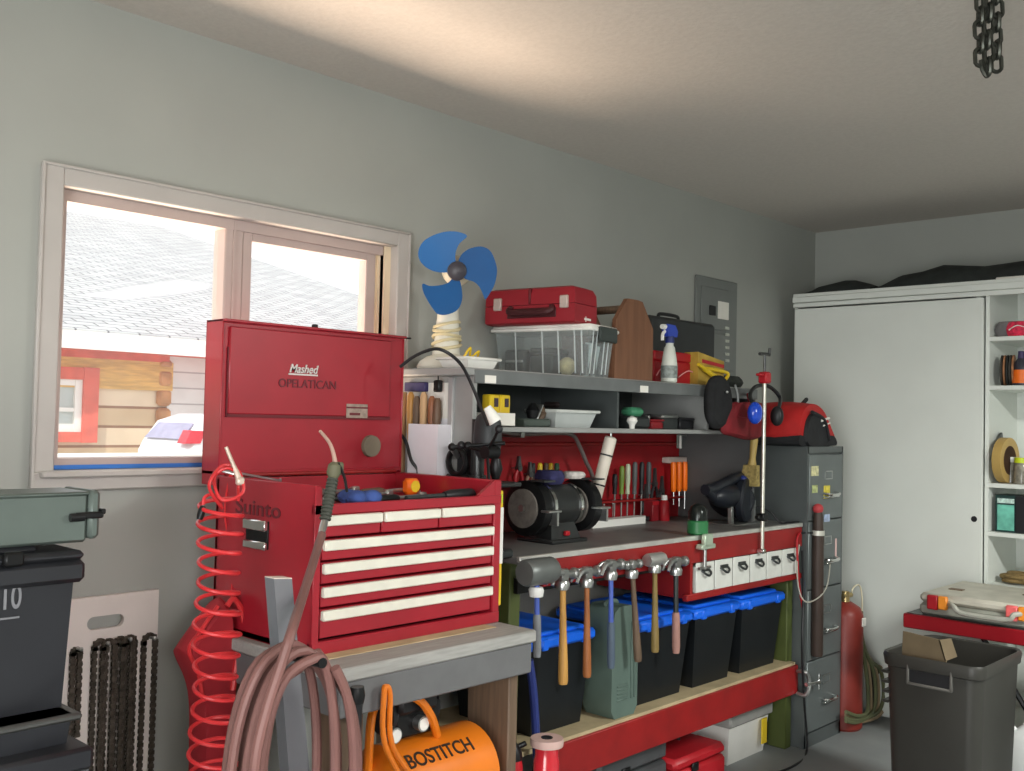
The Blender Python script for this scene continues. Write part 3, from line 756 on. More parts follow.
P(pn, 'rail', MB().bx(SX0 - .012, SX0 + .002, ra_ - .012, ra_ + .012, 1.06, ZU - .03, .003), mat('rail_light', (176, 178, 178), .4, .3))
P(sh, 'side_panel', MB().bx(HX, HX + .014, YS + .004, D - .004, BZ0, ZU - .026, .002), mat('panel_grey', (92, 94, 94), .5, .2, .05), 'dark grey sheet metal side')
ex = AY(707, 410, YS + .02).x
P(sh, 'side_panel', MB().bx(ex - .012, ex + .006, YS + .014, D - .004, ZL - .018, ZU - .026, .002), shg)
mx_ = AY(618, 405, YS + .02).x
P(sh, 'divider', MB().bx(mx_ - .006, mx_ + .006, YS + .02, D - .004, ZL, ZU - .026), shd)
P(sh, 'front_lip', MB().bx(SX0, SX1, YS - .004, YS + .004, ZU - .05, ZU - .004, .002), mat('lip_grey', (110, 114, 114), .45, .2))
for px in (490, 644):
    q = AY(px, 390, YS - .004)
    P(sh, 'price_tag', MB().bx(q.x - .026, q.x + .026, YS - .006, YS - .003, ZU - .048, ZU - .022), paper, 'white paper tag')
    
# ================================================================== red tool board and grey panel
bx1 = HX - .001
tbz0 = 1.022
board = T('tool_board', 'red painted tool board on wall behind the workbench', 'tool board', ((2.5 + bx1) / 2, 2.76, tbz0))
P(board, 'panel', MB().bx(SX0 + .022, bx1, 2.755, D - .002, tbz0, ZL - .02), mat('board_red', (150, 20, 28), .5, 0, .1, 5))
P(board, 'top_rail', MB().bx(SX0 + .03, bx1, 2.74, 2.756, 1.36, 1.375, .003), redd)
rk0, rk1 = AY(596, 498, 2.72).x, AY(661, 500, 2.72).x
rz = AY(630, 500, 2.72).z
P(board, 'tool_rail', MB().bx(rk0, bx1 - .03, 2.70, 2.756, rz - .006, rz + .004, .002), redd)
pz0 = AY(540, 478, 2.72).z - .022
p0x, p1x = AY(507, 478, 2.72).x, AY(566, 478, 2.72).x
P(board, 'tool_rail', MB().bx(p0x, p1x, 2.70, 2.756, pz0 - .006, pz0 + .004, .002), redd)

# ================================================================== workbench
BZ, BY0 = 1.022, 2.212
bx0_ = AY(519, 558, BY0).x
BX1 = 4.315
wb = T('workbench', 'long red workbench with grey top and green posts', 'workbench', ((bx0_ + BX1) / 2, 2.5, 0))
P(wb, 'bench_top', MB().bx(bx0_, BX1, BY0 + .004, D - .004, BZ - .022, BZ, .002), mat('bench_dark_grey', (112, 112, 110), .45, .1, .14, 6))
P(wb, 'edge_strip', MB().bx(bx0_, BX1, BY0 - .004, BY0 + .012, BZ - .016, BZ + .003, .002), mat('alu_edge', (206, 206, 200), .35, .6, .06, 20), 'pale metal edge strip')
P(wb, 'front_apron', MB().bx(bx0_ + .12, BX1, BY0, BY0 + .022, BZ - .105, BZ - .016, .002), redd)
P(wb, 'hammer_rail', MB().bx(bx0_ + .02, AY(690, 570, 2.2).x, BY0 + .022, BY0 + .05, BZ - .12, BZ - .07), blackm)
zb1, zb0 = .383, .255
P(wb, 'lower_beam', MB().bx(2.56, BX1 - .02, BY0, BY0 + .038, zb0, zb1, .003), redd)
P(wb, 'lower_shelf', MB().bx(2.45, BX1 - .03, BY0 + .01, D - .03, zb1 - .004, zb1 + .012), mat('raw_ply', (176, 160, 126), .7, 0, .12, 10), 'pale plywood shelf board')
olive = mat('olive_post', (74, 84, 40), .55, 0, .1)
for x0 in (BX1 - .056, 2.41):
    for y0, y1 in ((BY0 + .04, BY0 + .13), (D - .13, D - .04)):
        P(wb, 'leg', MB().bx(x0, x0 + .052, y0, y1, 0, BZ - .022, .004), olive, 'olive green post')
dxa, dxb = AY(695, 590, BY0).x, AY(797, 565, BY0).x
P(wb, 'drawer_rail', MB().bx(dxa - .06, BX1 - .005, BY0 - .004, BY0 + .02, .772, .798, .003).bx(dxa - .03, BX1 - .02, BY0 + .02, D - .1, .776, .79), redd)
P(wb, 'upright', MB().bx(dxa - .03, dxa - .012, BY0 + .004, D - .1, .79, BZ - .1), redd)
# small parts drawers
dw = (dxb - dxa) / 6
pd = None
names = ['leftmost white parts drawer under the bench apron', 'second white parts drawer from the left under the bench', 'third white parts drawer from the left under the bench', 'fourth white parts drawer from the left under the bench', 'second white parts drawer from the right under bench', 'rightmost white parts drawer beside the cabinet']
pdw = mat('parts_drawer', (214, 216, 210), .35, 0, .05, 20)
for k in range(6):
    x0 = dxa + dw * k + .004; x1 = x0 + dw - .008
    if pd is None:
        pd = T('parts_drawer', names[0], 'drawer', ((x0 + x1) / 2, BY0 + .1, .7985), 'white parts drawers under the bench')
        P(pd, 'drawer_box', MB().bx(x0, x1, BY0 - .002, BY0 + .004, .7985, .915, .002).bx(x0 + .003, x0 + .006, BY0 + .004, BY0 + .037, .7985, .9).bx(x1 - .006, x1 - .003, BY0 + .004, BY0 + .037, .7985, .9).bx(x0 + .003, x1 - .003, BY0 + .004, BY0 + .037, .7985, .802).bx(x0 + .003, x1 - .003, BY0 + .034, BY0 + .037, .802, .9), pdw)
        xm = (x0 + x1) / 2
        P(pd, 'pull', MB().tube([(xm - .028, BY0 - .002, .884), (xm - .02, BY0 - .016, .872), (xm, BY0 - .02, .864), (xm + .02, BY0 - .016, .872), (xm + .028, BY0 - .002, .884)], .005, 6).bx(xm - .03, xm + .03, BY0 - .006, BY0 - .001, .878, .894, .002), dgrey)
        first = V(pd.location)
    else:
        c = copy_tree(pd); c.location = first + V((dw * k, 0, 0)); c['label'] = names[k]

# hammers along the front
steel_h = mat('hammer_steel', (150, 152, 150), .35, .8, .15, 20)
def hammer(px, yt, yb, label, hm, kind='claw', y=2.175, grip=None, headm=None, r=.0115, lean=0):
    a = AY(px, yt, y); b = AY(px + lean, yb, y)
    t = T('hammer', label, 'hammer', (a.x, y, b.z), 'hammers hung along the workbench front')
    top = a.z; hz = top - .016
    L = hz - b.z
    if grip:
        P(t, 'handle', MB().lathe([(0, r * .75), (.5, r * .7), (1, r * .8)], V((a.x, y, hz)), V((a.x, y, hz)).lerp(b, .62), 12), hm)
        P(t, 'grip', MB().lathe([(0, r * .95), (.1, r * 1.15), (.85, r * 1.2), (1, r)], V((a.x, y, hz)).lerp(b, .55), b, 12), grip)
    else:
        P(t, 'handle', MB().lathe([(0, r * .8), (.25, r * .78), (.55, r * 1.0), (.8, r * 1.25), (.97, r * 1.3), (1, r * 1.1)], V((a.x, y, hz)), b, 12), hm)
    m = MB()
    if kind == 'claw':
        m.lathe([(0, .019), (.25, .02), (.35, .014), (1, .014)], (a.x + .065, y, hz), (a.x + .012, y, hz), 14)
        m.box((a.x, y, hz), (.036, .03, .042), .005)
        for s_ in (-1, 1):
            m.tube([(a.x - .01, y + s_ * .007, hz + .006), (a.x - .035, y + s_ * .009, hz + .008), (a.x - .058, y + s_ * .012, hz - .006), (a.x - .07, y + s_ * .014, hz - .026)], lambda u: .011 - .005 * u, 8)
    elif kind == 'ball':
        m.lathe([(0, .016), (.3, .017), (.4, .012), (1, .012)], (a.x + .05, y, hz), (a.x + .01, y, hz), 14).box((a.x, y, hz), (.028, .028, .034), .005).ball((a.x - .034, y, hz), .017, 14, 8).cyl((a.x - .01, y, hz), (a.x - .03, y, hz), .011)
    elif kind == 'sledge':
        m.lathe([(0, .038), (.06, .042), (.3, .043), (.7, .043), (.94, .042), (1, .038)], (a.x - .058, y + .0, hz - .03), (a.x + .075, y, hz - .03), 26)
    elif kind == 'mallet':
        m.lathe([(0, .022), (.1, .025), (.9, .025), (1, .022)], (a.x - .05, y, hz), (a.x + .05, y, hz), 18)
    P(t, 'head', m, headm or steel_h)
    P(t, 'collar', MB().lathe([(0, .02), (.3, .025), (1, .022)], (a.x, y, hz - (.018 if kind != 'sledge' else .078)), (a.x, y, hz - (.048 if kind != 'sledge' else .108)), 12), steel if kind != 'sledge' else mat('collar_white', (210, 210, 206), .5))
    return t
blueh = mat('blue_handle', (70, 92, 170), .45, 0, .08)
hammer(537, 557, 657, 'big grey sledge hammer with blue and white handle, leftmost', blueh, 'sledge', 2.14, mat('grey_rubber', (120, 124, 128), .6), mat('sledge_grey', (106, 110, 108), .42, .5, .1, 10))
hammer(563, 570, 684, 'claw hammer with yellow wooden handle next to the sledge', wood, 'claw', 2.185, None, None, .013)
hammer(587, 568, 677, 'claw hammer with red-brown handle left of the green jerry can', mat('red_brown_wood', (150, 92, 50), .5, 0, .15, 6), 'claw', 2.185)
hammer(611, 561, 668, 'steel claw hammer with blue shaft and grey rubber grip', blueh, 'claw', 2.17, mat('grip_blue_grey', (74, 88, 104), .6), None, .012)
hammer(632, 560, 661, 'ball-peen hammer with leaning brown wooden handle', wooddk, 'ball', 2.185, None, None, .0115, 6)
hammer(655, 555, 652, 'hammer with olive wooden handle and bright cylindrical head', mat('olive_wood', (128, 108, 62), .5, 0, .12), 'mallet', 2.185, None, mat('bright_steel', (190, 190, 186), .3, .7))
hammer(676, 558, 653, 'hammer with pink-grey rubber grip nearest the parts drawers', dgrey, 'claw', 2.185, mat('pink_grip', (158, 118, 108), .6), None, .013)

# blue-lidded bins on the lower shelf
SZ = zb1 + .0125
lidb = mat('lid_blue', (24, 104, 232), .35, 0, .05)
binb = mat('bin_black', (18, 22, 25), .42, 0, .1)
def lid_bin(pxa, pxb, ytop, label, y0=2.27, depth=.42):
    pm = (pxa + pxb) / 2
    x0, x1 = AY(pxa, ytop + 12, y0).x, AY(pxb, ytop, y0).x
    zt = AY(pxb, ytop, y0).z
    t = T('storage_bin', label, 'bin', ((x0 + x1) / 2, y0 + depth / 2, SZ), 'black bins with blue lids under the workbench')
    ins = .028
    P(t, 'body', MB().loft(taper(x0 + .012, x1 - .012, y0 + .01, y0 + depth - .01, SZ, zt - .03, ins)), binb)
    l = MB().bx(x0, x1, y0, y0 + depth, zt - .052, zt - .012, .01).bx(x0 + .03, x1 - .03, y0 + .03, y0 + depth - .03, zt - .016, zt, .006)
    lo_ = P(t, 'lid', l, lidb)
    for xr in (x0 + .05, x1 - .08): P(lo_, 'lid_rib', MB().bx(xr, xr + .03, y0 - .004, y0 + .02, zt - .055, zt - .016, .004), lidb)
    return t
lid_bin(533, 597, 624, 'black bin with blue lid nearest the bench, behind hammers')
lid_bin(640, 694, 608, 'black bin with blue lid right of the green jerry can', 2.25)
lid_bin(696, 741, 598, 'black bin with blue lid under the left parts drawers', 2.25)
lid_bin(743, 786, 589, 'black bin with blue lid against the olive post', 2.245)
# grey green jerry can
jy = 2.235
j0, j1 = AY(611, 720, jy).x, AY(637, 700, jy).x
jz = AY(615, 608, jy).z
jc = T('jerry_can', 'grey green plastic can standing between the blue-lidded bins', 'jerry can', ((j0 + j1) / 2, jy + .1, SZ))
out = [(j0, SZ + .03), (j0 + .02, SZ), (j1 - .02, SZ), (j1, SZ + .03), (j1, jz - .05), (j1 - .02, jz - .012), (j1 - .05, jz), (j0 + .04, jz), (j0 + .012, jz - .02), (j0, jz - .06)]
P(jc, 'body', MB().prism([(a_, jy, b2) for a_, b2 in out], (0, .13, 0)), greygreen)
P(jc, 'side_rib', MB().bx(j1 - .045, j1 - .035, jy - .006, jy + .01, SZ + .06, jz - .06, .003).bx(j1 - .025, j1 - .017, jy - .006, jy + .01, SZ + .06, jz - .06, .003), greygreen)
lv = MB()
for k in range(5): lv.bx(j0 + .03, j1 - .06, jy - .004, jy + .006, SZ + .06 + k * .013, SZ + .067 + k * .013, .002)
P(jc, 'grip_ribs', lv, greygreen)
P(jc, 'handle', MB().tube([(j0 + .04, jy + .065, jz - .005), (j0 + .045, jy + .065, jz + .008), (j1 - .06, jy + .065, jz + .008), (j1 - .05, jy + .065, jz - .005)], .009, 8), greygreen)

# things on the floor under the lower beam
bk0, bk1 = AY(729, 760, 2.3).x, AY(769, 745, 2.3).x
t = T('white_pail', 'white plastic pail with dark lid and yellow label under the beam', 'pail', ((bk0 + bk1) / 2, 2.42, 0))
bm_ = (bk0 + bk1) / 2; br_ = (bk1 - bk0) / 2
P(t, 'body', MB().loft(taper(bk0, bk1, 2.3, 2.56, 0, .2, .02)), white)
P(t, 'lid', MB().bx(bk0 - .012, bk1 + .012, 2.288, 2.572, .165, .222, .008), mat('pail_rim', (150, 150, 146), .5))
P(t, 'dark_insert', MB().bx(bk0 + .01, bk1 - .01, 2.31, 2.55, .2225, .235, .004), black)
P(t, 'label_sticker', MB().bx(bk1 - .09, bk1 - .05, 2.284, 2.29, .05, .16), yellow, 'yellow label')
def tool_case(px0, px1, pxz, yz, y0, dep, label, m, name='tool_case'):
    x0, x1 = AY(px0, yz, y0).x, AY(px1, yz, y0).x; zt = max(.06, AY(pxz, yz, y0).z)
    t = T(name, label, 'tool case', ((x0 + x1) / 2, y0 + dep / 2, 0), None)
    P(t, 'body', MB().bx(x0, x1, y0, y0 + dep, 0, zt * .62, .012), m)
    l = P(t, 'lid', MB().bx(x0, x1, y0, y0 + dep, zt * .64, zt, .016), m)
    P(t, 'latch', MB().bx(x0 + (x1 - x0) * .3, x0 + (x1 - x0) * .42, y0 - .008, y0 + .002, zt * .5, zt * .76, .003), blackm)
    P(l, 'handle', MB().tube([(x0 + (x1 - x0) * .35, y0 + dep / 2, zt - .004), (x0 + (x1 - x0) * .38, y0 + dep / 2, zt + .022), (x0 + (x1 - x0) * .62, y0 + dep / 2, zt + .022), (x0 + (x1 - x0) * .65, y0 + dep / 2, zt - .004)], .008, 7), black)
    return t
tool_case(676, 726, 700, 752, 2.27, .3, 'red tool case on the floor left of the white pail', redsoft)
tool_case(600, 668, 640, 748, 2.3, .34, 'black tool case with grey lid on the floor under the beam', mat('case_grey', (70, 72, 74), .5))
t = T('hand_pump', 'black hand pump with silver fittings under the beam', 'pump', (AY(716, 735, 2.42).x + .0, 2.62, 0))
qx = WL[t.name].x
P(t, 'barrel', MB().cyl((qx, 2.62, 0), (qx, 2.62, .2), .035, .03), blackm)
P(t, 'cap', MB().lathe([(0, .036), (.6, .03), (1, .012)], (qx, 2.62, .2), (qx, 2.62, .235), 16), steel)
P(t, 'handle', MB().cyl((qx - .05, 2.62, .245), (qx + .05, 2.62, .245), .01).cyl((qx, 2.62, .235), (qx, 2.62, .248), .008), black)

# roll of red film at the left end of the beam
ry = 2.14
rc = AZ(547, 737, .50)
t = T('film_roll', 'roll of red stretch film standing at left end of the beam', 'roll', (rc.x, rc.y, 0))
P(t, 'film', MB().lathe([(0, .036), (.05, .04), (.9, .04), (.93, .036), (1, .036)], (rc.x, rc.y, .04), (rc.x, rc.y, .475), 24), mat('red_film', (186, 40, 50), .18, 0, .15, 14, coat=.6))
for za, zb_ in ((.475, .498), (0, .04)): P(t, 'flange', MB().lathe([(0, .05), (.5, .052), (1, .05)], (rc.x, rc.y, za), (rc.x, rc.y, zb_), 24), mat('flange_pink', (190, 160, 152), .6), 'pale flange')
P(t, 'core', MB().cyl((rc.x, rc.y, .4975), (rc.x, rc.y, .5), .018), black)
# navy strap hanging below the sledge, small red box left of the roll
sx_, s2 = AY(533, 672, 2.16), AY(547, 771, 2.16)
t = S('shovel_handle', 'navy blue shaft standing between the wooden bench and the film roll', 'shaft', MB().tube([AY(529, 660, 2.186), AY(535, 715, 2.188), V((AY(543, 771, 2.19).x, 2.19, 0.0))], .014, 9), bluedk)
q = AZ(527, 771, .42)
t = T('grease_gun', 'small red grease gun with dark head beside the film roll', 'grease gun', (q.x, q.y + .06, 0))
gx_, gy_ = q.x, q.y + .06
P(t, 'barrel', MB().lathe([(0, .03), (.05, .032), (.95, .032), (1, .028)], (gx_, gy_, 0), (gx_, gy_, .44), 18), redsoft)
P(t, 'head', MB().lathe([(0, .03), (.5, .028), (1, .012)], (gx_, gy_, .44), (gx_, gy_, .49), 16).cyl((gx_, gy_, .47), (gx_ + .045, gy_ - .01, .48), .008), blackm)

# ================================================================== on the workbench
def pz(px, py, y): return AY(px, py, y)
# bench grinder
gy = 2.46
gw = mat('grinder_grey', (58, 60, 60), .32, .5, .15, 10)
ca, cb_ = AY(512, 508, gy), AY(580, 501, gy)
gz = ca.z
t = T('bench_grinder', 'dark grey bench grinder with two wheel guards on the bench', 'bench grinder', ((ca.x + cb_.x) / 2, gy, BZ))
mxl, mxr = AY(535, 505, gy).x, AY(570, 505, gy).x
P(t, 'motor', MB().lathe([(0, .056), (.06, .074), (.5, .08), (.94, .074), (1, .056)], (mxl - .01, gy, gz), (mxr + .01, gy, gz), 32), gw)
for xb_ in (mxl + .02, mxr - .03): P(t, 'motor_band', MB().cyl((xb_, gy, gz), (xb_ + .015, gy, gz), .0815, .0815, 32), chrome, 'polished band around the motor')
for s_, cx_ in ((-1, mxl - .035), (1, mxr + .05)):
    gd = P(t, 'wheel_guard', MB().lathe([(0, .085), (.12, .1), (.88, .1), (1, .085)], (cx_ - .026, gy, gz - .004), (cx_ + .026, gy, gz - .004), 32), blackm)
    P(gd, 'grinding_wheel', MB().lathe([(0, .07), (1, .07)], (cx_ + (-.034), gy, gz - .004), (cx_ - .02, gy, gz - .004), 28), mat('wheel_grey', (110, 106, 100), .9, 0, .2, 40))
    P(gd, 'wheel_nut', MB().cyl((cx_ - .042, gy, gz - .004), (cx_ - .03, gy, gz - .004), .014, .014, 6), steel)
    P(t, 'tool_rest', MB().bx(cx_ - .03, cx_ + .035, gy - .13, gy - .085, gz - .012, gz - .004, .002).bx(cx_ + .02, cx_ + .03, gy - .12, gy - .06, gz - .06, gz - .01), steel)
    P(t, 'spark_shield', MB().bx(cx_ - .03, cx_ + .03, gy - .1, gy - .03, gz + .094, gz + .1), dgrey)
P(t, 'pedestal', MB().loft(taper(mxl + .035, mxr - .035, gy - .05, gy + .05, BZ + .012, gz - .06, -.018)), gw)
P(t, 'base_plate', MB().bx(mxl + .0, mxr - .0, gy - .09, gy + .09, BZ, BZ + .014, .004), gw)
P(t, 'switch', MB().bx((mxl + mxr) / 2 - .012, (mxl + mxr) / 2 + .012, gy - .078, gy - .062, BZ + .025, BZ + .042, .003), redsoft)

q = AY(553, 488, 2.47)
S('shop_cloth', 'navy cloth bundled on top of the bench grinder', 'cloth', MB().puff([V((q.x - .06, 2.43, gz + .078)), V((q.x + .02, 2.43, gz + .078)), V((q.x + .03, 2.51, gz + .078)), V((q.x - .05, 2.52, gz + .078))], (0, .0, .05), .8, 5), mat('navy_cloth', (44, 44, 84), .85, 0, .3, 30, .3))
q = AY(574, 486, 2.46)
S('crumpled_glove', 'crumpled pale glove on the right grinder guard', 'glove', MB().puff([V((q.x - .05, 2.43, gz + .096)), V((q.x + .02, 2.42, gz + .096)), V((q.x + .03, 2.48, gz + .096)), V((q.x - .04, 2.49, gz + .096))], (0, 0, .026), .8, 5), mat('glove_pale', (196, 192, 186), .85, 0, .15, 30, .3))
# small drill press behind the chest
dy = 2.255
dxp = AY(492, 440, dy).x
t = T('drill_press', 'small dark bench drill press with three-spoke feed handle', 'drill press', (dxp, dy, BZ))
P(t, 'base', MB().bx(dxp - .08, dxp + .08, dy - .035, dy + .12, BZ, BZ + .03, .008), dgrey)
P(t, 'column', MB().cyl((dxp + .0, dy + .062, BZ + .03), (dxp, dy + .062, AY(490, 410, dy).z - .03), .022), gw)
tzp = AY(490, 470, dy).z
P(t, 'work_table', MB().bx(dxp - .07, dxp + .06, dy - .08, dy + .05, tzp - .05, tzp - .036, .004).cyl((dxp, dy + .062, tzp - .07), (dxp, dy + .062, tzp - .02), .03), gw)
hz0_, hz1_ = AY(490, 452, dy).z, AY(490, 410, dy).z
P(t, 'head_casting', MB().loft([[V((dxp + r_ * math.cos(a_ * PI / 8) * .9, dy + .02 + r_ * math.sin(a_ * PI / 8) * 1.05, z)) for a_ in range(16)] for z, r_ in ((hz0_ - .02, .03), (hz0_, .042), (hz0_ + .04, .048), (hz1_ - .04, .044), (hz1_ - .02, .036), (hz1_ - .004, .016))]), mat('drill_grey', (50, 53, 55), .5, .2, .1))
P(t, 'chuck', MB().lathe([(0, .014), (.5, .022), (1, .012)], (dxp, dy - .02, hz0_ - .02), (dxp, dy - .02, hz0_ - .085), 16), blackm)
hb = V((dxp - .05, dy - .03, hz0_ + .0))
fh = MB(); kn = []
for a_ in (0.2, 2.3, 4.4):
    e_ = hb + V((-.02, math.cos(a_) * .1, math.sin(a_) * .1)); fh.cyl(hb, e_, .005, .005, 8); kn.append(e_)
P(t, 'feed_handle', fh.cyl(hb + V((.04, 0, 0)), hb - V((.012, 0, 0)), .02), blackm)
for e_ in kn: P(t, 'feed_knob', MB().ball(e_, .013, 12, 8), black)
q = AY(487, 407, dy - .09)
P(t, 'work_light', MB().lathe([(0, .012), (.4, .016), (1, .022)], q, q + V((.02, -.02, -.045)), 14), white, 'white lamp head')

# small black vise lying on the chest back / bench left end
vx = AY(456, 462, 2.5)
vx = AX(457, 462, SX0 - .045)
t = T('pipe_vise', 'small black pipe vise with long bar handle on shelf side', 'vise', (SX0 - .002, vx.y, vx.z - .06))
P(t, 'bracket', MB().bx(SX0 - .05, SX0, vx.y - .05, vx.y + .05, vx.z - .062, vx.z - .04, .005).bx(SX0 - .008, SX0, vx.y - .04, vx.y + .04, vx.z - .06, vx.z + .05, .002), blackm)
P(t, 'yoke', MB().torus((SX0 - .045, vx.y, vx.z), .04, .010, Y, Z, 24, 8), blackm)
hb0, hb1 = AY(452, 447, vx.y - .03), AY(505, 443, 2.2)
P(t, 'bar_handle', MB().cyl(hb0, hb1, .0065, .0065, 10).ball(hb0, .013, 10, 8).ball(hb0.lerp(hb1, .3), .014, 10, 8), blackm)
P(t, 'screw', MB().cyl((SX0 - .045, vx.y, vx.z + .02), V((hb0.x, hb0.y, hb0.z)), .01), steel)

# bench vise clamped to the bench edge
vy = 2.235
va, vb = AY(697, 506, vy), AY(697, 556, vy)
t = T('bench_vise', 'green and black clamp-on bench vise at the front bench edge', 'vise', (va.x, vy, BZ + .0035))
P(t, 'body', MB().lathe([(0, .036), (.1, .042), (.9, .042), (1, .036)], (va.x, vy - .005, BZ + .004), (va.x, vy - .005, BZ + .06), 22), mat('vise_green', (44, 112, 66), .4, 0, .1))
P(t, 'jaw_dome', MB().lathe([(0, .038), (.5, .038), (.8, .03), (1, .012)], (va.x, vy - .005, BZ + .06), (va.x, vy - .005, va.z + .01), 22), mat('dome_black', (40, 44, 42), .2, .5))
P(t, 'clamp_plate', MB().bx(va.x - .05, va.x + .05, vy - .06, vy - .027, BZ - .05, BZ - .03, .004).bx(va.x - .03, va.x + .03, vy - .06, vy - .04, BZ - .04, BZ + .01, .004), mat('plate_pale', (180, 196, 176), .4, .5), 'pale metal clamp plate')
P(t, 'clamp_screw', MB().cyl((va.x, vy - .04, BZ - .13), (va.x, vy - .04, BZ - .04), .008, .008, 10).cyl((va.x - .04, vy - .04, BZ - .125), (va.x + .04, vy - .04, BZ - .125), .006, .006, 8), steel)

# dark circular saw behind it
sy = 2.42
c0 = AY(735, 508, sy); c0.z = max(c0.z, BZ + .1015)
t = T('circular_saw', 'black circular saw lying on the right end of the bench', 'saw', (c0.x, sy, BZ))
navyb = mat('saw_black', (24, 28, 36), .4, 0, .15)
P(t, 'motor_housing', MB().lathe([(0, .06), (.1, .08), (.6, .084), (.9, .07), (1, .036)], (c0.x - .02, sy - .05, c0.z), (c0.x + .06, sy + .12, c0.z), 26), navyb)
P(t, 'blade_guard', MB().lathe([(0, .09), (.2, .1), (.8, .1), (1, .09)], (c0.x + .0, sy - .07, c0.z + .004), (c0.x - .01, sy - .03, c0.z + .004), 30), navyb)
P(t, 'base_shoe', MB().bx(c0.x - .16, c0.x + .12, sy - .1, sy + .06, BZ, BZ + .006, .002).bx(c0.x - .13, c0.x - .11, sy - .06, sy - .04, BZ + .005, c0.z, .002).bx(c0.x + .06, c0.x + .08, sy - .06, sy - .04, BZ + .005, c0.z, .002), steel)
P(t, 'handle', MB().tube([c0 + V((.05, -.01, .05)), c0 + V((.02, -.02, .1)), c0 + V((-.06, -.03, .10)), c0 + V((-.17, -.03, .075)), c0 + V((-.25, -.03, .06)), c0 + V((-.3, -.03, .058))], .024, 10).tube([c0 + V((-.29, -.03, .055)), c0 + V((-.17, -.03, -.0)), c0 + V((-.05, -.03, .0))], .022, 10), navyb)
P(t, 'gear_case', MB().ball(c0 + V((-.12, -.03, .025)), (.13, .055, .055), 18, 12), navyb)
P(t, 'knob', MB().ball(c0 + V((-.02, -.05, .095)), .02, 12, 8), bluedk)
P(t, 'power_cord', MB().tube([c0 + V((.06, .05, -.03)), c0 + V((.1, -.1, -.04)), V((c0.x + .12, sy - .16, BZ + .006)), V((c0.x + .16, sy - .18, BZ + .006)), V((c0.x + .22, sy - .2, BZ + .006))], .0045, 7), black)

# pale things on the bench along the board
wly = 2.665
a0_, a1_ = AY(590, 526, wly), AY(640, 518, wly)
t = T('work_lamp_tube', 'long white tube light lying on the bench below the board', 'lamp', ((a0_.x + a1_.x) / 2, wly, BZ))
tm = MB().prism([V((a0_.x - .02, wly - .03, BZ)), V((a1_.x, wly - .03, BZ)), V((a1_.x + .04, wly, BZ)), V((a1_.x, wly + .03, BZ)), V((a0_.x - .02, wly + .03, BZ))], (0, 0, .03))
a1_.y = wly
P(t, 'housing', tm, mat('tube_bright', (246, 246, 240), .4, 0, .02))
P(t, 'end_cap', MB().bx(a1_.x + .03, a1_.x + .06, a1_.y - .012, a1_.y + .012, BZ + .006, BZ + .026, .004), black)
q = AZ(690, 513, BZ)
t = S('folded_cloth', 'pale folded cloth on bench below the orange hex keys', 'cloth', MB().puff([(q.x - .12, 2.70, BZ), (q.x + .1, 2.70, BZ), (q.x + .12, 2.74, BZ), (q.x - .1, 2.745, BZ)], (0, 0, .014), .93, 4), mat('pale_cloth', (190, 176, 168), .9, 0, .1))

# ------------------------------------------------------------------ tools on the red board
YB = 2.715
def screwdriver(px, yt, ym, yb, m, label, group, r=.012):
    a, b, c_ = AY(px, yt, YB), AY(px, ym, YB), AY(px, yb, YB)
    b.x = c_.x = a.x
    t = T('screwdriver', label, 'screwdriver', (a.x, YB, c_.z), group)
    P(t, 'handle', MB().lathe([(0, r * .6), (.08, r * .95), (.5, r), (.8, r * .75), (1, r * .9)], a, b, 10), m)
    P(t, 'shaft', MB().cyl(b, c_, r * .32, r * .28, 8), steel)
    return t
gA = 'screwdrivers in the rail above the grinder'
for px, m, lb in ((533, black, 'black screwdriver at the left of the row above the grinder'), (540, yellow, 'yellow screwdriver in the row above the grinder, left one'), (546, mat('dk_wood', (80, 62, 40), .5), 'brown screwdriver between two yellow ones above the grinder'), (551, mat('yellow_amber', (206, 170, 40), .3), 'amber yellow screwdriver in the row above the grinder'), (557, green, 'green screwdriver at the right of the row above grinder')):
    screwdriver(px, 463, 479, 492, m, lb, gA, .011)
gB = 'screwdrivers in the rail below the white tube'
for px, yt, m, lb in ((617, 474, black, 'black screwdriver just right of the white tube'), (624, 466, mat('lime', (120, 150, 60), .4), 'lime green screwdriver right of the white tube'), (630, 464, mat('pale_green', (196, 206, 176), .4), 'pale green screwdriver in the middle rail row'), (637, 462, mat('grey_h', (90, 94, 94), .5), 'grey screwdriver in the middle rail row'), (644, 462, black, 'thick black screwdriver in the middle of the rail'), (651, 462, mat('mid_grey', (70, 76, 78), .5), 'charcoal screwdriver at right end of the middle rail row')):
    screwdriver(px - 2, yt, 494, 519, m, lb, gB, .0125)
for k, (px, lb) in enumerate(((595, 'thin hex driver left in the rail under the white tube'), (604, 'thin hex driver second in the rail under white tube'), (613, 'thin hex driver third in the rail under white tube'))):
    screwdriver(px, 502 - k, 506 - k, 524 - k, steel, lb, 'thin drivers under the white tube', .006)
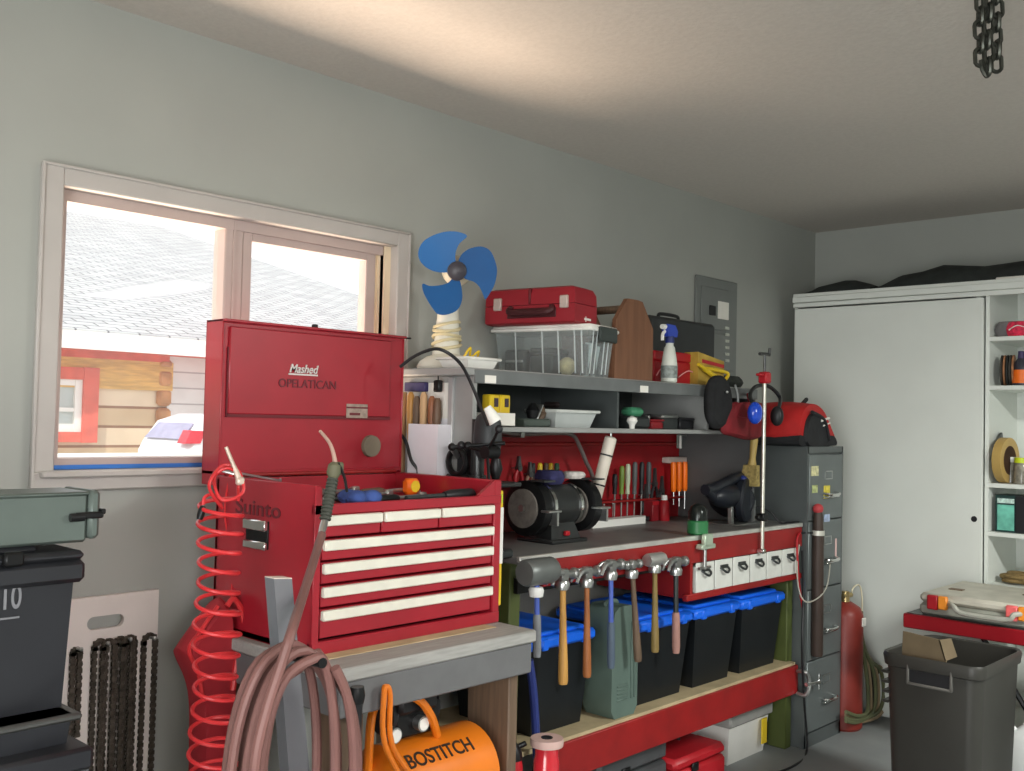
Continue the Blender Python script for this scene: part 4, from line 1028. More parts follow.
def pliers(px, yt, yb, m, label, open_=.02, y=YB):
    a, b = AY(px, yt, y), AY(px, yb, y); b.x = a.x
    mid = a.lerp(b, .36)
    t = T('pliers', label, 'pliers', (a.x, y, b.z), 'pliers hung on the red board')
    P(t, 'jaws', MB().prism([a + V((-.004, -.006, 0)), a + V((.004, -.006, 0)), mid + V((.012, -.006, 0)), mid + V((-.012, -.006, 0))], (0, .012, 0)).cyl(mid + V((0, -.01, 0)), mid + V((0, .01, 0)), .012), iron)
    P(t, 'hook', MB().cyl(mid, V((mid.x, 2.757, mid.z)), .003, .003, 6), steel)
    for s_ in (-1, 1):
        P(t, 'grip', MB().tube([mid + V((s_ * .006, 0, -.005)), mid.lerp(b, .35) + V((s_ * open_, 0, 0)), mid.lerp(b, .7) + V((s_ * open_ * 1.1, 0, 0)), b + V((s_ * open_ * .7, 0, 0))], lambda u: .006 + .002 * math.sin(PI * u), 8), m)
    return t
pliers(519, 456, 490, redsoft, 'red-handled pliers at left end of the red board', .018)
pliers(530, 462, 496, mat('tan_grip', (170, 130, 110), .5), 'tan-handled snips beside the red pliers above grinder', .02)
pliers(655, 468, 512, black, 'black pliers right of the middle screwdriver row', .022)
pliers(662, 476, 516, dgrey, 'dark grey pliers behind the red spray can', .022)
pliers(702, 452, 494, mat('red_grip', (196, 40, 44), .4), 'red-gripped side cutters right of the orange hex keys', .026)
pliers(646, 484, 516, mat('grip_black_b', (40, 40, 42), .4), 'small black pliers low on the red board', .018)
# orange hex key set
ka, kb = AY(669, 462, YB), AY(696, 490, YB)
t = T('hex_key_set', 'set of bright orange-handled hex drivers in clear holder', 'hex key set', ((ka.x + kb.x) / 2, YB, AY(682, 512, YB).z))
P(t, 'holder', MB().bx(ka.x - .004, kb.x + .006, YB - .004, 2.755, ka.z - .006, ka.z + .022, .004), mat('holder_clear', (196, 184, 176), .3))
kw = (kb.x - ka.x) / 5
for k in range(5):
    xk = ka.x + kw * (k + .5)
    h_ = P(t, 'hex_handle', MB().lathe([(0, .012), (.1, .0135), (.9, .0135), (1, .010)], (xk, YB - .01, ka.z), (xk + .004, YB - .01, kb.z), 10), mat('neon_orange', (255, 120, 20), .35, 0, .04))
    P(h_, 'hex_shaft', MB().cyl((xk + .004, YB - .01, kb.z), (xk + .005, YB - .01, kb.z - .06 - .012 * (k % 3)), .003, .003, 6), steel)
# red spray can and red box on the bench at the board
q = AZ(664, 526, BZ)
cy2 = 2.66
cx2 = AY(664, 515, cy2).x
t = T('spray_can', 'small red spray can on bench below the black pliers', 'spray can', (cx2, cy2, BZ))
zt = AY(664, 500, cy2).z
P(t, 'can', MB().lathe([(0, .024), (.05, .026), (.85, .026), (1, .016)], (cx2, cy2, BZ), (cx2, cy2, zt), 20), redsoft)
P(t, 'cap', MB().cyl((cx2, cy2, zt), (cx2, cy2, zt + .022), .015, .013), white)
cx3 = AY(651, 515, 2.69).x
t = T('small_box', 'narrow dark red box standing left of the red spray can', 'box', (cx3, 2.69, BZ))
P(t, 'carton', MB().bx(cx3 - .03, cx3 + .02, 2.66, 2.72, BZ, AY(651, 500, 2.69).z, .003), maroon)
P(t, 'flap', MB().bx(cx3 - .03, cx3 + .02, 2.659, 2.664, AY(651, 500, 2.69).z - .02, AY(651, 500, 2.69).z - .004), redsoft)
# brackets: small pale label card near the top of the board
q = AY(681, 442, 2.74)
t = T('card_pack', 'small pale card pack hanging under the shelf at right', 'pack', (q.x, 2.74, q.z - .03))
P(t, 'card', MB().bx(q.x - .035, q.x + .035, 2.738, 2.742, q.z - .03, q.z + .035, .001), mat('card_grey', (150, 158, 150), .6))
P(t, 'tube_item', MB().cyl((q.x - .02, 2.73, q.z - .03), (q.x - .02, 2.73, q.z + .03), .007), white)
P(t, 'hook', MB().cyl((q.x, 2.71, q.z + .03), (q.x, 2.756, q.z + .034), .003, .003, 6), steel)
# green brush/grease tool by the grey panel
pt_, pb_ = AY(702, 448, 2.7), AY(704, 472, 2.7)
t = S('green_oiler', 'pale green pointed oiler hung above red side cutters', 'oiler', MB().lathe([(0, .004), (.3, .006), (.5, .016), (1, .018)], pt_ + V((0, 0, .01)), pb_, 14), mat('oiler_green', (120, 160, 130), .4))
# white slanted tube
u0, u1 = AY(611, 437, 2.44), AY(595, 500, 2.47)
t = T('white_tube', 'slanted white tube with black clips hung from the shelf front', 'tube', (u1.x, 2.46, u1.z))
P(t, 'tube_body', MB().lathe([(0, .018), (.02, .024), (.96, .024), (1, .016)], u0, u1, 20), mat('tube_white', (222, 214, 200), .45, 0, .04))
for f in (.28, .75):
    P(t, 'clip', MB().lathe([(0, .026), (1, .026)], u0.lerp(u1, f), u0.lerp(u1, f + .025), 18).box(u0.lerp(u1, f) + V((.028, 0, 0)), (.016, .012, .018), .003), black)
P(t, 'suspension_wire', MB().tube([u0 - V((0, 0, .004)), u0 + V((0, .0, .01)), V((u0.x, 2.44, ZL - .018))], .004, 6), steel)
# conduit under the lower shelf
k = [AY(p_, q_, 2.66) for p_, q_ in ((492, 430), (520, 434), (560, 433), (572, 435), (578, 443), (586, 462), (593, 480))]
t = T('conduit', 'bent grey conduit pipe running under the lower shelf', 'conduit', (k[3].x, 2.66, k[-1].z))
P(t, 'pipe', MB().tube(k + [V((k[-1].x + .06, 2.70, BZ + .03)), V((k[-1].x + .065, 2.72, BZ))], .009, 9), mat('conduit_grey', (128, 118, 116), .4, .5))
P(t, 'strap', MB().bx(k[1].x - .01, k[1].x + .01, 2.645, 2.755, k[1].z - .013, k[1].z + .013), steel)
# brush on the grey panel
bxx = HX - .022
b0, b1, b2_ = AX(749, 440, bxx), AX(752, 465, bxx), AX(750, 486, bxx)
t = T('bench_brush', 'yellowed bench brush hanging on the dark grey shelf side', 'brush', (bxx, b1.y, b2_.z))
tp_ = AX(755, 430, bxx)
P(t, 'brush_handle', MB().lathe([(0, .012), (.3, .018), (.8, .014), (1, .02)], tp_, b1, 12), mat('brush_wood', (170, 146, 84), .5, 0, .1))
P(t, 'bristles', MB().loft([[b1 + V((x_, y_, 0)) for x_, y_ in ((-.014, -.03), (.014, -.03), (.014, .035), (-.014, .035))], [b2_ + V((x_, y_, 0)) for x_, y_ in ((-.018, -.04), (.018, -.04), (.018, .045), (-.018, .045))]]), mat('bristle', (150, 132, 80), .9, 0, .3, 60))
P(t, 'hanging_hook', MB().cyl(tp_ - V((.012, 0, .006)), V((HX, tp_.y, tp_.z - .002)), .003, .003, 6), steel)

# pipe clamp standing at the bench edge
py2 = 2.192
pc0, pc1 = AY(762, 552, py2), AY(766, 372, py2)
pc1.x = pc0.x
t = T('pipe_clamp', 'tall pipe clamp with red head clamped to the bench edge', 'clamp', (pc0.x, py2, pc0.z))
P(t, 'pipe', MB().cyl(pc0, pc1, .0085, .0085, 12), mat('pipe_bright', (206, 204, 192), .3, .7))
hd = pc1
P(t, 'head', MB().bx(hd.x - .022, hd.x + .025, py2 - .02, py2 + .02, hd.z - .05, hd.z + .0, .006).bx(hd.x - .055, hd.x - .02, py2 - .012, py2 + .012, hd.z - .02, hd.z - .008, .003), redsoft, 'red clamp head')
P(t, 'crank', MB().cyl(hd, hd + V((0, 0, .075)), .006, .006, 8).cyl(hd + V((-.045, 0, .075)), hd + V((.04, 0, .078)), .007, .007, 8).cyl(hd + V((.037, 0, .07)), hd + V((.042, 0, .105)), .006, .006, 8), iron)
jw = AY(762, 516, py2)
P(t, 'lower_jaw', MB().bx(pc0.x - .024, pc0.x + .022, py2 - .018, py2 + .018, jw.z - .02, jw.z + .012, .005).bx(pc0.x - .05, pc0.x - .02, py2 - .01, py2 + .01, jw.z - .012, jw.z + .004, .003), blackm)
P(t, 'foot_plate', MB().bx(pc0.x - .014, pc0.x + .014, py2 - .014, py2 + .02, pc0.z - .006, pc0.z + .014, .004), chrome)

# ================================================================== on the upper shelf
# table fan with bare blades
FY = 2.52
hub = AY(457, 271, FY)
t = T('table_fan', 'white table fan with three bare blue blades on the shelf', 'fan', (AY(445, 352, FY + .1).x, FY + .1, ZU))
view = (V((0, 0, CAMZ)) - hub).normalized()
fr = (Z.cross(view)).normalized(); fu = view.cross(fr)
fbl = mat('fan_blue', (24, 84, 142), .3, 0, .05, coat=.3)
pxm = (hub - V((0, 0, CAMZ))).dot(fw) / FPX
def blade(pts):
    o_ = [((x_ - 400) / 5.93 * pxm, -(y_ - 300) / 5.93 * pxm) for x_, y_ in pts]
    q_ = catmull([(a_, b_, 0) for a_, b_ in o_], 3, True)
    cxm = sum(p.x for p in q_) / len(q_); cym = sum(p.y for p in q_) / len(q_)
    ax_ = V((cxm, cym, 0)).normalized(); tw = V((-ax_.y, ax_.x, 0))
    rings = []
    for dz in (-.0012, .0012):
        rings.append([hub + fr * p.x + fu * p.y + view * (dz + (p.dot(tw)) * -.32) for p in q_])
    return MB().loft(rings)
B1 = [(455, 95), (400, 72), (330, 72), (255, 95), (195, 135), (168, 190), (175, 240), (210, 280), (260, 305), (320, 312), (370, 300), (392, 262), (388, 200), (410, 140)]
B2 = [(405, 262), (412, 225), (435, 190), (480, 162), (540, 150), (590, 170), (620, 220), (638, 290), (625, 370), (600, 420), (572, 462), (560, 440), (535, 390), (500, 360), (450, 345), (420, 310)]
B3 = [(200, 380), (240, 392), (300, 387), (350, 370), (385, 330), (412, 340), (430, 400), (435, 470), (410, 530), (360, 557), (300, 562), (265, 530), (225, 470), (202, 420)]
for bpts in (B1, B2, B3): P(t, 'blade', blade(bpts), fbl)
P(t, 'hub', MB().lathe([(0, .026), (.5, .034), (.85, .032), (1, .018)], hub - view * .03, hub + view * .022, 24), mat('hub_dark', (54, 52, 60), .4, 0, .1))
mot = hub - view * .05
fwh = mat('fan_white', (216, 214, 200), .5, 0, .04)
P(t, 'motor_housing', MB().lathe([(0, .02), (.15, .045), (.5, .054), (.85, .05), (1, .03)], mot - view * .11, mot + view * .0, 24), mat('fan_beige', (196, 188, 166), .5, 0, .05))
P(t, 'shaft', MB().cyl(mot - view * .01, hub, .008, .008, 10), steel)
base = V((AY(445, 352, FY + .1).x, FY + .1, ZU))
neck = V((base.x + .012, base.y, AY(450, 306, FY + .1).z))
st = MB().lathe([(0, .05), (.3, .044), (.7, .04), (1, .036)], V((base.x + .005, base.y, ZU + .05)), neck, 20)
st.tube([neck - V((0, 0, .02)), neck + V((.02, .004, .015)), mot - view * .06 - V((0, 0, .03)), mot - view * .06], .018, 10)
P(t, 'stand', st, fwh)
P(t, 'fan_base', MB().loft([[V((base.x + .105 * k_ * math.cos(a_ * PI / 14), base.y - .01 + .105 * k_ * math.sin(a_ * PI / 14), ZU + z_)) for a_ in range(28)] for z_, k_ in ((0, .96), (.012, 1.0), (.03, .92), (.048, .68), (.06, .35))]), fwh)
cd = []
for k in range(46):
    s_ = k / 45; a_ = s_ * 2 * PI * 5
    r_ = .052 - .008 * s_
    cd.append(V((base.x + .006 + r_ * math.cos(a_), base.y + r_ * math.sin(a_), ZU + .07 + (neck.z - ZU - .13) * s_ + .006 * math.sin(a_ * 1.3))))
P(t, 'wound_cord', MB().tube(cd, .006, 6, False, 2), mat('cord_cream', (206, 194, 156), .6, 0, .06), 'cream cord wound round the stand')

# plastic tray left of the tote
q0, q1 = AY(461, 366, 2.38), AY(498, 366, 2.38)
t = T('food_tray', 'small white tray with loose wires beside the fan base', 'tray', ((q0.x + q1.x) / 2, 2.44, ZU))
P(t, 'tray', MB().loft(taper(q0.x + .03, q1.x, 2.38, 2.52, ZU, ZU + .03, .012)).bx(q0.x + .02, q1.x + .012, 2.37, 2.53, ZU + .028, ZU + .038, .004), white)
P(t, 'wire_bits', MB().tube([(q0.x + .06, 2.43, ZU + .038), (q0.x + .08, 2.42, ZU + .07), (q0.x + .1, 2.44, ZU + .04), (q0.x + .13, 2.43, ZU + .062), (q0.x + .15, 2.46, ZU + .04)], .004, 6), yellow)

# clear tote with white lid, turned a little on the shelf
TC = AY(590, 350, 2.315); TA = .17
tx0, tx1 = TC.x, TC.x + .215
TY, TYB = TC.y, TC.y + .435
tzt = AY(590, 323, 2.315).z
t = T('clear_tote', 'clear plastic tote with white lid holding tools on upper shelf', 'tote', ((tx0 + tx1) / 2, (TY + TYB) / 2, ZU))
ins = .016; W_ = .0025
clear = glass_mat('clear_plastic', (.93, .96, .96), .10, .1)
bdy = MB()
x0, x1, y0, y1 = tx0 + .01, tx1 - .01, TY + .01, TYB - .01
zt = tzt - .012
def panel4(p, n_):
    p = [V(a_) for a_ in p]; n_ = V(n_) * W_
    bdy.add(p + [a_ + n_ for a_ in p], [(3, 2, 1, 0), (4, 5, 6, 7), (0, 1, 5, 4), (1, 2, 6, 5), (2, 3, 7, 6), (3, 0, 4, 7)])
panel4([(x0 + ins, y0 + ins, ZU), (x1 - ins, y0 + ins, ZU), (x1, y0, zt), (x0, y0, zt)], (0, 1, 0))
panel4([(x0 + ins, y1 - ins, ZU), (x1 - ins, y1 - ins, ZU), (x1, y1, zt), (x0, y1, zt)], (0, -1, 0))
panel4([(x0 + ins, y0 + ins, ZU), (x0 + ins, y1 - ins, ZU), (x0, y1, zt), (x0, y0, zt)], (1, 0, 0))
panel4([(x1 - ins, y0 + ins, ZU), (x1 - ins, y1 - ins, ZU), (x1, y1, zt), (x1, y0, zt)], (-1, 0, 0))
panel4([(x0 + ins, y0 + ins, ZU), (x1 - ins, y0 + ins, ZU), (x1 - ins, y1 - ins, ZU), (x0 + ins, y1 - ins, ZU)], (0, 0, 1))
P(t, 'tub', bdy, clear, 'clear plastic tub')
rib_m = mat('rib_frost', (200, 208, 208), .3, 0, .05)
for yy in (y0 + .03, y0 + .06, y0 + .13, y0 + .2, y0 + .32):
    P(t, 'tub_rib', MB().prism([(x0 + ins - .004, yy, ZU + .01), (x0 + ins - .004, yy + .005, ZU + .01), (x0 - .003, yy + .005, zt - .01), (x0 - .003, yy, zt - .01)], (.003, 0, 0)), rib_m)
for xx in (x0 + .03, x0 + .06, x0 + .12, x0 + .15):
    P(t, 'tub_rib', MB().prism([(xx, y0 + ins - .004, ZU + .01), (xx + .004, y0 + ins - .004, ZU + .01), (xx + .004, y0 - .003, zt - .01), (xx, y0 - .003, zt - .01)], (0, .003, 0)), rib_m)
P(t, 'lid', MB().bx(tx0, tx1, TY, TYB, zt, zt + .012, .005).bx(tx0 - .005, tx1 + .005, TY - .005, TYB + .005, zt - .012, zt + .002, .004), mat('tote_lid', (232, 232, 226), .4))
P(t, 'lid_latch', MB().bx(tx0 + .05, tx1 - .03, TY - .016, TY - .004, zt - .05, zt + .006, .004), mat('latch_dark', (52, 60, 58), .45), 'dark grey latch')
turn(t, TC, TA)
zi = ZU + W_ + .001
ym_ = TY
tt = T('power_tool_case', 'dark grey case seen inside the left of the clear tote', 'case', (tx0 + .08, TY + .36, zi))
P(tt, 'case_body', MB().bx(tx0 + .032, tx0 + .15, TY + .30, TY + .40, zi, zi + .10, .01), dgrey)
P(tt, 'case_band', MB().bx(tx0 + .030, tx0 + .152, TY + .31, TY + .39, zi + .05, zi + .06, .002), steel)
turn(tt, TC, TA)
tt = T('drill_case', 'greenish black case in the middle of the clear tote', 'case', (tx0 + .09, TY + .23, zi))
cgb = mat('case_green_black', (44, 50, 46), .5)
P(tt, 'case_body', MB().bx(tx0 + .034, tx0 + .16, TY + .18, TY + .285, zi, zi + .08, .008), cgb)
P(tt, 'case_lid', MB().bx(tx0 + .032, tx0 + .162, TY + .178, TY + .287, zi + .082, zi + .105, .008), cgb)
turn(tt, TC, TA)
tt = S('sponge', 'yellowish sponge inside the clear tote', 'sponge', MB().ball((tx0 + .068, TY + .135, zi + .035), (.03, .034, .035), 14, 10), mat('sponge', (206, 190, 140), .9, 0, .2, 40))
turn(tt, TC, TA)
tt = T('tube_bundle', 'pale rolled papers standing at the right inside the tote', 'rolls', (tx0 + .1, TY + .06, zi))
rp = mat('roll_pale', (196, 206, 208), .6)
for k in range(5):
    xk = tx0 + .05 + k * .03
    P(tt, 'roll', MB().lathe([(0, .014), (1, .014)], (xk, TY + .05 + .02 * (k % 2), zi), (xk + .004, TY + .052, zi + .115 + .008 * (k % 3)), 14), rp if k % 2 else dgrey)
turn(tt, TC, TA)

# red case on the tote
rcm = mat('case_red', (146, 28, 40), .5, 0, .07)
RC = AY(575, 300, 2.345)
zb = tzt + .0005; zt_ = AY(573, 283.5, 2.345).z
xa, xb, ya, ybk = RC.x, RC.x + .165, RC.y, RC.y + .395
t = T('tool_case', 'red plastic tool case with pale latches on top of clear tote', 'tool case', ((xa + xb) / 2, (ya + ybk) / 2, zb))
h = zt_ - zb
ring = lambda z_, i_: [V((xa + i_, ya + i_, z_)), V((xb - i_, ya + i_, z_)), V((xb - i_, ybk - i_, z_)), V((xa + i_, ybk - i_, z_))]
P(t, 'case_bottom', MB().loft([ring(zb, .008), ring(zb + .006, 0), ring(zb + h * .5, 0)]), rcm)
lid2 = P(t, 'case_lid', MB().loft([ring(zb + h * .515, 0), ring(zb + h * .8, .002), ring(zb + h * .95, .012), ring(zb + h, .03)]), rcm)
P(lid2, 'lid_ridge', MB().bx(xa - .004, xa + .05, ya + .19, ya + .2, zb + h * .52, zb + h * .96, .003), mat('ridge_dark', (96, 18, 26), .5))
L_ = ybk - ya
for f in (.1, .84):
    P(t, 'latch', MB().bx(xa - .012, xa + .002, ya + L_ * f - .014, ya + L_ * f + .02, zb + h * .38, zb + h * .72, .003), mat('latch_pale', (196, 180, 172), .4, .3), 'pale latch')
P(t, 'handle', MB().tube([(xa - .002, ya + L_ * .24, zb + h * .44), (xa - .024, ya + L_ * .27, zb + h * .3), (xa - .024, ya + L_ * .66, zb + h * .3), (xa - .002, ya + L_ * .7, zb + h * .44)], .012, 8).bx(xa - .004, xa + .002, ya + L_ * .2, ya + L_ * .74, zb + h * .16, zb + h * .42, .002), mat('handle_maroon', (66, 24, 28), .5))
P(t, 'white_mark', MB().bx(xa + .07, xa + .12, ya - .001, ya + .001, zb + h * .1, zb + h * .16).bx(xa + .08, xa + .085, ya - .001, ya + .001, zb + h * .06, zb + h * .2), paper)
turn(t, RC, TA)

# brown wooden caddy end
WY = 2.355
w0, w1 = AY(615, 340, WY).x, AY(653, 340, WY).x
wzt = AY(631, 299, WY).z
t = T('wooden_toolbox', 'old brown wooden carry toolbox with gabled ends on shelf', 'toolbox', ((w0 + w1) / 2, WY + .14, ZU))
wbm = mat('old_brown_wood', (112, 76, 54), .6, 0, .12, 6, stretch=(10, 10, 1))
ww = w1 - w0
prof = [(w0, ZU), (w1, ZU), (w1, ZU + (wzt - ZU) * .66), (w1 - ww * .3, wzt - .004), (w1 - ww * .42, wzt), (w0 + ww * .3, wzt - .0), (w0 + .004, ZU + (wzt - ZU) * .72)]
for yy in (WY, WY + .25):
    P(t, 'end_board', MB().prism([(a_, yy, b_) for a_, b_ in prof], (0, .018, 0)), wbm)
P(t, 'side_board', MB().bx(w0 + .002, w0 + .014, WY + .018, WY + .25, ZU, ZU + .16).bx(w1 - .014, w1 - .002, WY + .018, WY + .25, ZU, ZU + .16).bx(w0 + .014, w1 - .014, WY + .018, WY + .25, ZU, ZU + .012), wbm)
P(t, 'carry_rail', MB().cyl(((w0 + w1) / 2 - .01, WY + .018, wzt - .035), ((w0 + w1) / 2 - .01, WY + .25, wzt - .035), .016), wooddk)

# black case against the wall
BY_ = 2.56
c0, c1 = AY(650, 330, BY_).x, AY(716, 330, BY_).x
zc0, zc1 = AY(652, 313, BY_).z, AY(712, 324, BY_).z
t = T('instrument_case', 'long black hard case standing behind the spray bottle', 'case', ((c0 + c1) / 2, BY_ + .08, ZU))
P(t, 'shell', MB().bx(c0, c1, BY_, BY_ + .075, ZU, zc1, .014).bx(c0, c1, BY_ + .08, BY_ + .15, ZU, zc1 - .004, .014), mat('case_black', (44, 47, 48), .5, 0, .1))
P(t, 'seam_strip', MB().bx(c0 + .004, c1 - .004, BY_ + .07, BY_ + .085, ZU + .004, zc1 - .008), steel)
P(t, 'handle', MB().tube([(c0 + .12, BY_ + .04, zc1 - .004), (c0 + .13, BY_ + .04, zc1 + .016), (c0 + .26, BY_ + .04, zc1 + .016), (c0 + .27, BY_ + .04, zc1 - .004)], .008, 8), black)

# spray bottle
by_ = 2.385
b0 = AY(669, 379, by_); bt = AY(667, 326, by_)
hB = bt.z - ZU
t = T('spray_bottle', 'white spray bottle with blue trigger head on the upper shelf', 'spray bottle', (b0.x, by_, ZU))
P(t, 'bottle', MB().lathe([(0, .028), (.02, .033), (.28, .034), (.42, .03), (.62, .022), (.66, .016), (.72, .016)], (b0.x, by_, ZU), (b0.x, by_, ZU + hB), 22), mat('bottle_white', (206, 210, 200), .4, 0, .05, 20))
P(t, 'label_wrap', MB().lathe([(0, .0335), (.03, .0348), (1, .0345)], (b0.x, by_, ZU + hB * .08), (b0.x, by_, ZU + hB * .3), 22), mat('label_grey', (130, 138, 134), .6, 0, .35, 60))
hd = V((b0.x, by_, ZU + hB * .72))
P(t, 'collar', MB().lathe([(0, .02), (1, .018)], hd - V((0, 0, .004)), hd + V((0, 0, .024)), 16), bluedk)
sb = P(t, 'trigger_head', MB().prism([hd + V((-.03, -.014, .022)), hd + V((.034, -.014, .022)), hd + V((.04, -.014, .045)), hd + V((.02, -.014, .07)), hd + V((-.034, -.014, .072)), hd + V((-.038, -.014, .05))], (0, .028, 0)), mat('trigger_blue', (46, 70, 170), .4))
P(sb, 'nozzle', MB().cyl(hd + V((-.036, 0, .06)), hd + V((-.058, 0, .06)), .012, .010, 12), white, 'white nozzle')
P(sb, 'trigger', MB().tube([hd + V((-.03, 0, .045)), hd + V((-.05, 0, .03)), hd + V((-.052, 0, .004))], .007, 8), white, 'white trigger')

# red cases behind the bottle, yellow gloves
for (pa, pb, pt, y0, lb) in ((654, 665, 350, 2.44, 'small red plastic box left of the spray bottle'), (676, 697, 352, 2.44, 'red drill bit box right of the spray bottle')):
    xa, xb = AY(pa, 370, y0).x, AY(pb, 370, y0).x; zt_ = AY(pa, pt, y0).z
    t = T('bit_box', lb, 'box', ((xa + xb) / 2, y0 + .03, ZU), 'small red boxes by the spray bottle')
    P(t, 'box_body', MB().bx(xa, xb, y0, y0 + .06, ZU, ZU + (zt_ - ZU) * .7, .005), redsoft)
    P(t, 'box_lid', MB().bx(xa - .002, xb + .002, y0 - .002, y0 + .062, ZU + (zt_ - ZU) * .7, zt_, .006), redsoft)
    P(t, 'cord_loop', MB().tube([(xa + .01, y0 - .006, ZU + .03), ((xa + xb) / 2, y0 - .012, ZU + .06), (xb + .01, y0 - .008, ZU + .04)], .003, 6), mat('pink_cord', (226, 150, 150), .6))
xa, xb = AY(698, 370, 2.40).x, AY(724, 370, 2.40).x
zt_ = AY(700, 352, 2.40).z
t = T('cable_pack', 'yellow card pack with bright yellow cable on the shelf', 'pack', ((xa + xb) / 2, 2.43, ZU))
P(t, 'carton', MB().prism([(xa, 2.40, ZU), (xb, 2.40, ZU), (xb, 2.40, zt_ - .03), (xa, 2.40, zt_)], (0, .07, 0)), mat('carton_ochre', (176, 146, 60), .6, 0, .2, 14))
P(t, 'red_print', MB().prism([(xa + .03, 2.397, zt_ - .045), (xb - .004, 2.397, zt_ - .06), (xb - .004, 2.397, zt_ - .045), (xa + .03, 2.397, zt_ - .03)], (0, .004, 0)), redsoft)
P(t, 'cable', MB().tube([(xa - .02, 2.385, zt_ - .055), (xa + .04, 2.385, zt_ - .075), (xb - .02, 2.385, ZU + .02), (xb - .04, 2.375, ZU + .010), (xa + .08, 2.385, ZU + .05), (xa + .03, 2.388, zt_ - .07), (xb, 2.385, zt_ - .08), (xb - .03, 2.375, ZU + .03)], .008, 8), yellow)
# dark bundle at the right end of the shelf
xa, xb = AY(724, 380, 2.42).x, min(AY(752, 384, 2.42).x, SX1)
S('cable_bundle', 'dark bundled strap lying at the right end of the shelf', 'strap', MB().puff([(xa, 2.42, ZU), (xb, 2.42, ZU), (xb + .0, 2.54, ZU), (xa, 2.56, ZU)], (0, 0, .055), .8, 5), mat('strap_dark', (40, 44, 40), .8, 0, .25, 30, .4))

# electrical panel in the wall
e0, e1 = AY(696, 274.5, D - .01), AY(735.5, 372, D - .01)
t = T('breaker_panel', 'grey electrical breaker panel in the wall above the shelf', 'breaker panel', ((e0.x + e1.x) / 2, D - .01, e1.z - .02))
gp_ = mat('panel_steel', (126, 130, 128), .45, .2, .03)
P(t, 'cover', MB().bx(e0.x, e1.x, D - .014, D - .001, e1.z - .03, e0.z, .003), gp_)
dm = e0.x + (e1.x - e0.x) * .28
dr_ = P(t, 'door', MB().bx(e0.x + .04, e1.x - .1, D - .02, D - .013, e0.z - .26, e0.z - .05, .002).bx(dm, e1.x - .04, D - .021, D - .013, e1.z, e0.z - .28, .002), gp_)
l0, l1 = AY(718, 301, D - .02), AY(727, 320, D - .02)
P(t, 'circuit_label', MB().bx(l0.x, l1.x + .01, D - .024, D - .0195, l1.z, l0.z, .0005), paper, 'white circuit label')
l0, l1 = AY(709, 305, D - .02), AY(715, 316, D - .02)
P(t, 'latch', MB().bx(l0.x, l1.x, D - .026, D - .0195, l1.z, l0.z, .003), black)
for k in range(6):
    q = AY(727, 328 + k * 6.5, D - .02)
    P(t, 'breaker_tag', MB().bx(q.x - .02, q.x + .018, D - .0235, D - .02, q.z - .008, q.z + .006), mat('tag_pale', (186, 190, 180), .6, 0, .2, 80))

# ================================================================== on the lower shelf
def lower(px0, px1, pyt, y0, dep):
    xa, xb = AY(px0, 422, y0).x, AY(px1, 422, y0).x
    return xa, xb, AY((px0 + px1) / 2, pyt, y0).z
LY = 2.375
xa, xb, zt_ = lower(494, 515, 413, LY, .1)
t = T('card_box', 'open white card box holding two yellow packs', 'box', ((xa + xb) / 2, LY + .05, ZL))
P(t, 'tray', MB().bx(xa, xb, LY, LY + .004, ZL, zt_).bx(xa, xb, LY + .096, LY + .1, ZL, zt_).bx(xa, xa + .004, LY + .004, LY + .096, ZL, zt_).bx(xb - .004, xb, LY + .004, LY + .096, ZL, zt_).bx(xa, xb, LY, LY + .1, ZL, ZL + .004), paper)
for f, nm in ((.26, 'yellow pack at left in the white card box'), (.76, 'yellow pack at right in the white card box')):
    xm = xa + (xb - xa) * f
    tt = T('yellow_pack', nm, 'pack', (xm, LY + .04, ZL + .0045), 'yellow packs in the card box')
    P(tt, 'pack_body', MB().bx(xm - .028, xm + .022, LY + .02, LY + .06, ZL + .0045, zt_ + .062, .004), yellow)
    P(tt, 'dark_label', MB().bx(xm - .008, xm + .01, LY + .017, LY + .021, zt_ + .02, zt_ + .05), mat('label_dark', (60, 46, 60), .6))
q = AY(538, 418, 2.42)
t = T('hand_plane', 'dark tangle of hand tools in the middle of the lower shelf', 'hand tools', (q.x, 2.44, ZL))
P(t, 'body', MB().bx(q.x - .09, q.x + .05, 2.4, 2.48, ZL, ZL + .03, .006), mat('dark_green_grey', (70, 80, 74), .5))
P(t, 'knob', MB().lathe([(0, .018), (.5, .026), (1, .01)], (q.x - .02, 2.43, ZL + .03), (q.x - .015, 2.43, ZL + .085), 14), blackm)
P(t, 'tote_handle', MB().tube([(q.x + .02, 2.44, ZL + .02), (q.x + .05, 2.44, ZL + .05), (q.x + .03, 2.44, ZL + .075)], .012, 8), wooddk)
P(t, 'blade', MB().box((q.x + .0, 2.43, ZL + .05), (.006, .04, .07), .001, RY(.5)), steel)
xa, xb, zt_ = lower(556, 601, 410, LY, .16)
t = T('plastic_tray', 'pale grey rimmed plastic tray on the lower shelf', 'tray', ((xa + xb) / 2, LY + .07, ZL))
P(t, 'tray_body', MB().loft(taper(xa + .012, xb - .012, LY + .012, LY + .15, ZL, zt_ - .008, .018)), mat('tray_grey', (176, 182, 180), .45, 0, .06))
P(t, 'tray_rim', MB().bx(xa, xb, LY, LY + .16, zt_ - .012, zt_, .004), mat('tray_rim', (200, 204, 200), .45))
q0 = AY(575, 405, 2.67)
t = T('dark_case', 'low dark case behind the grey plastic tray', 'case', (q0.x, 2.70, ZL))
P(t, 'case_body', MB().bx(q0.x - .12, q0.x + .12, 2.66, 2.74, ZL, ZL + .075, .006), black)
P(t, 'case_lid', MB().bx(q0.x - .122, q0.x + .122, 2.658, 2.742, ZL + .077, ZL + .1, .008), mat('lid_brown', (58, 48, 46), .6))
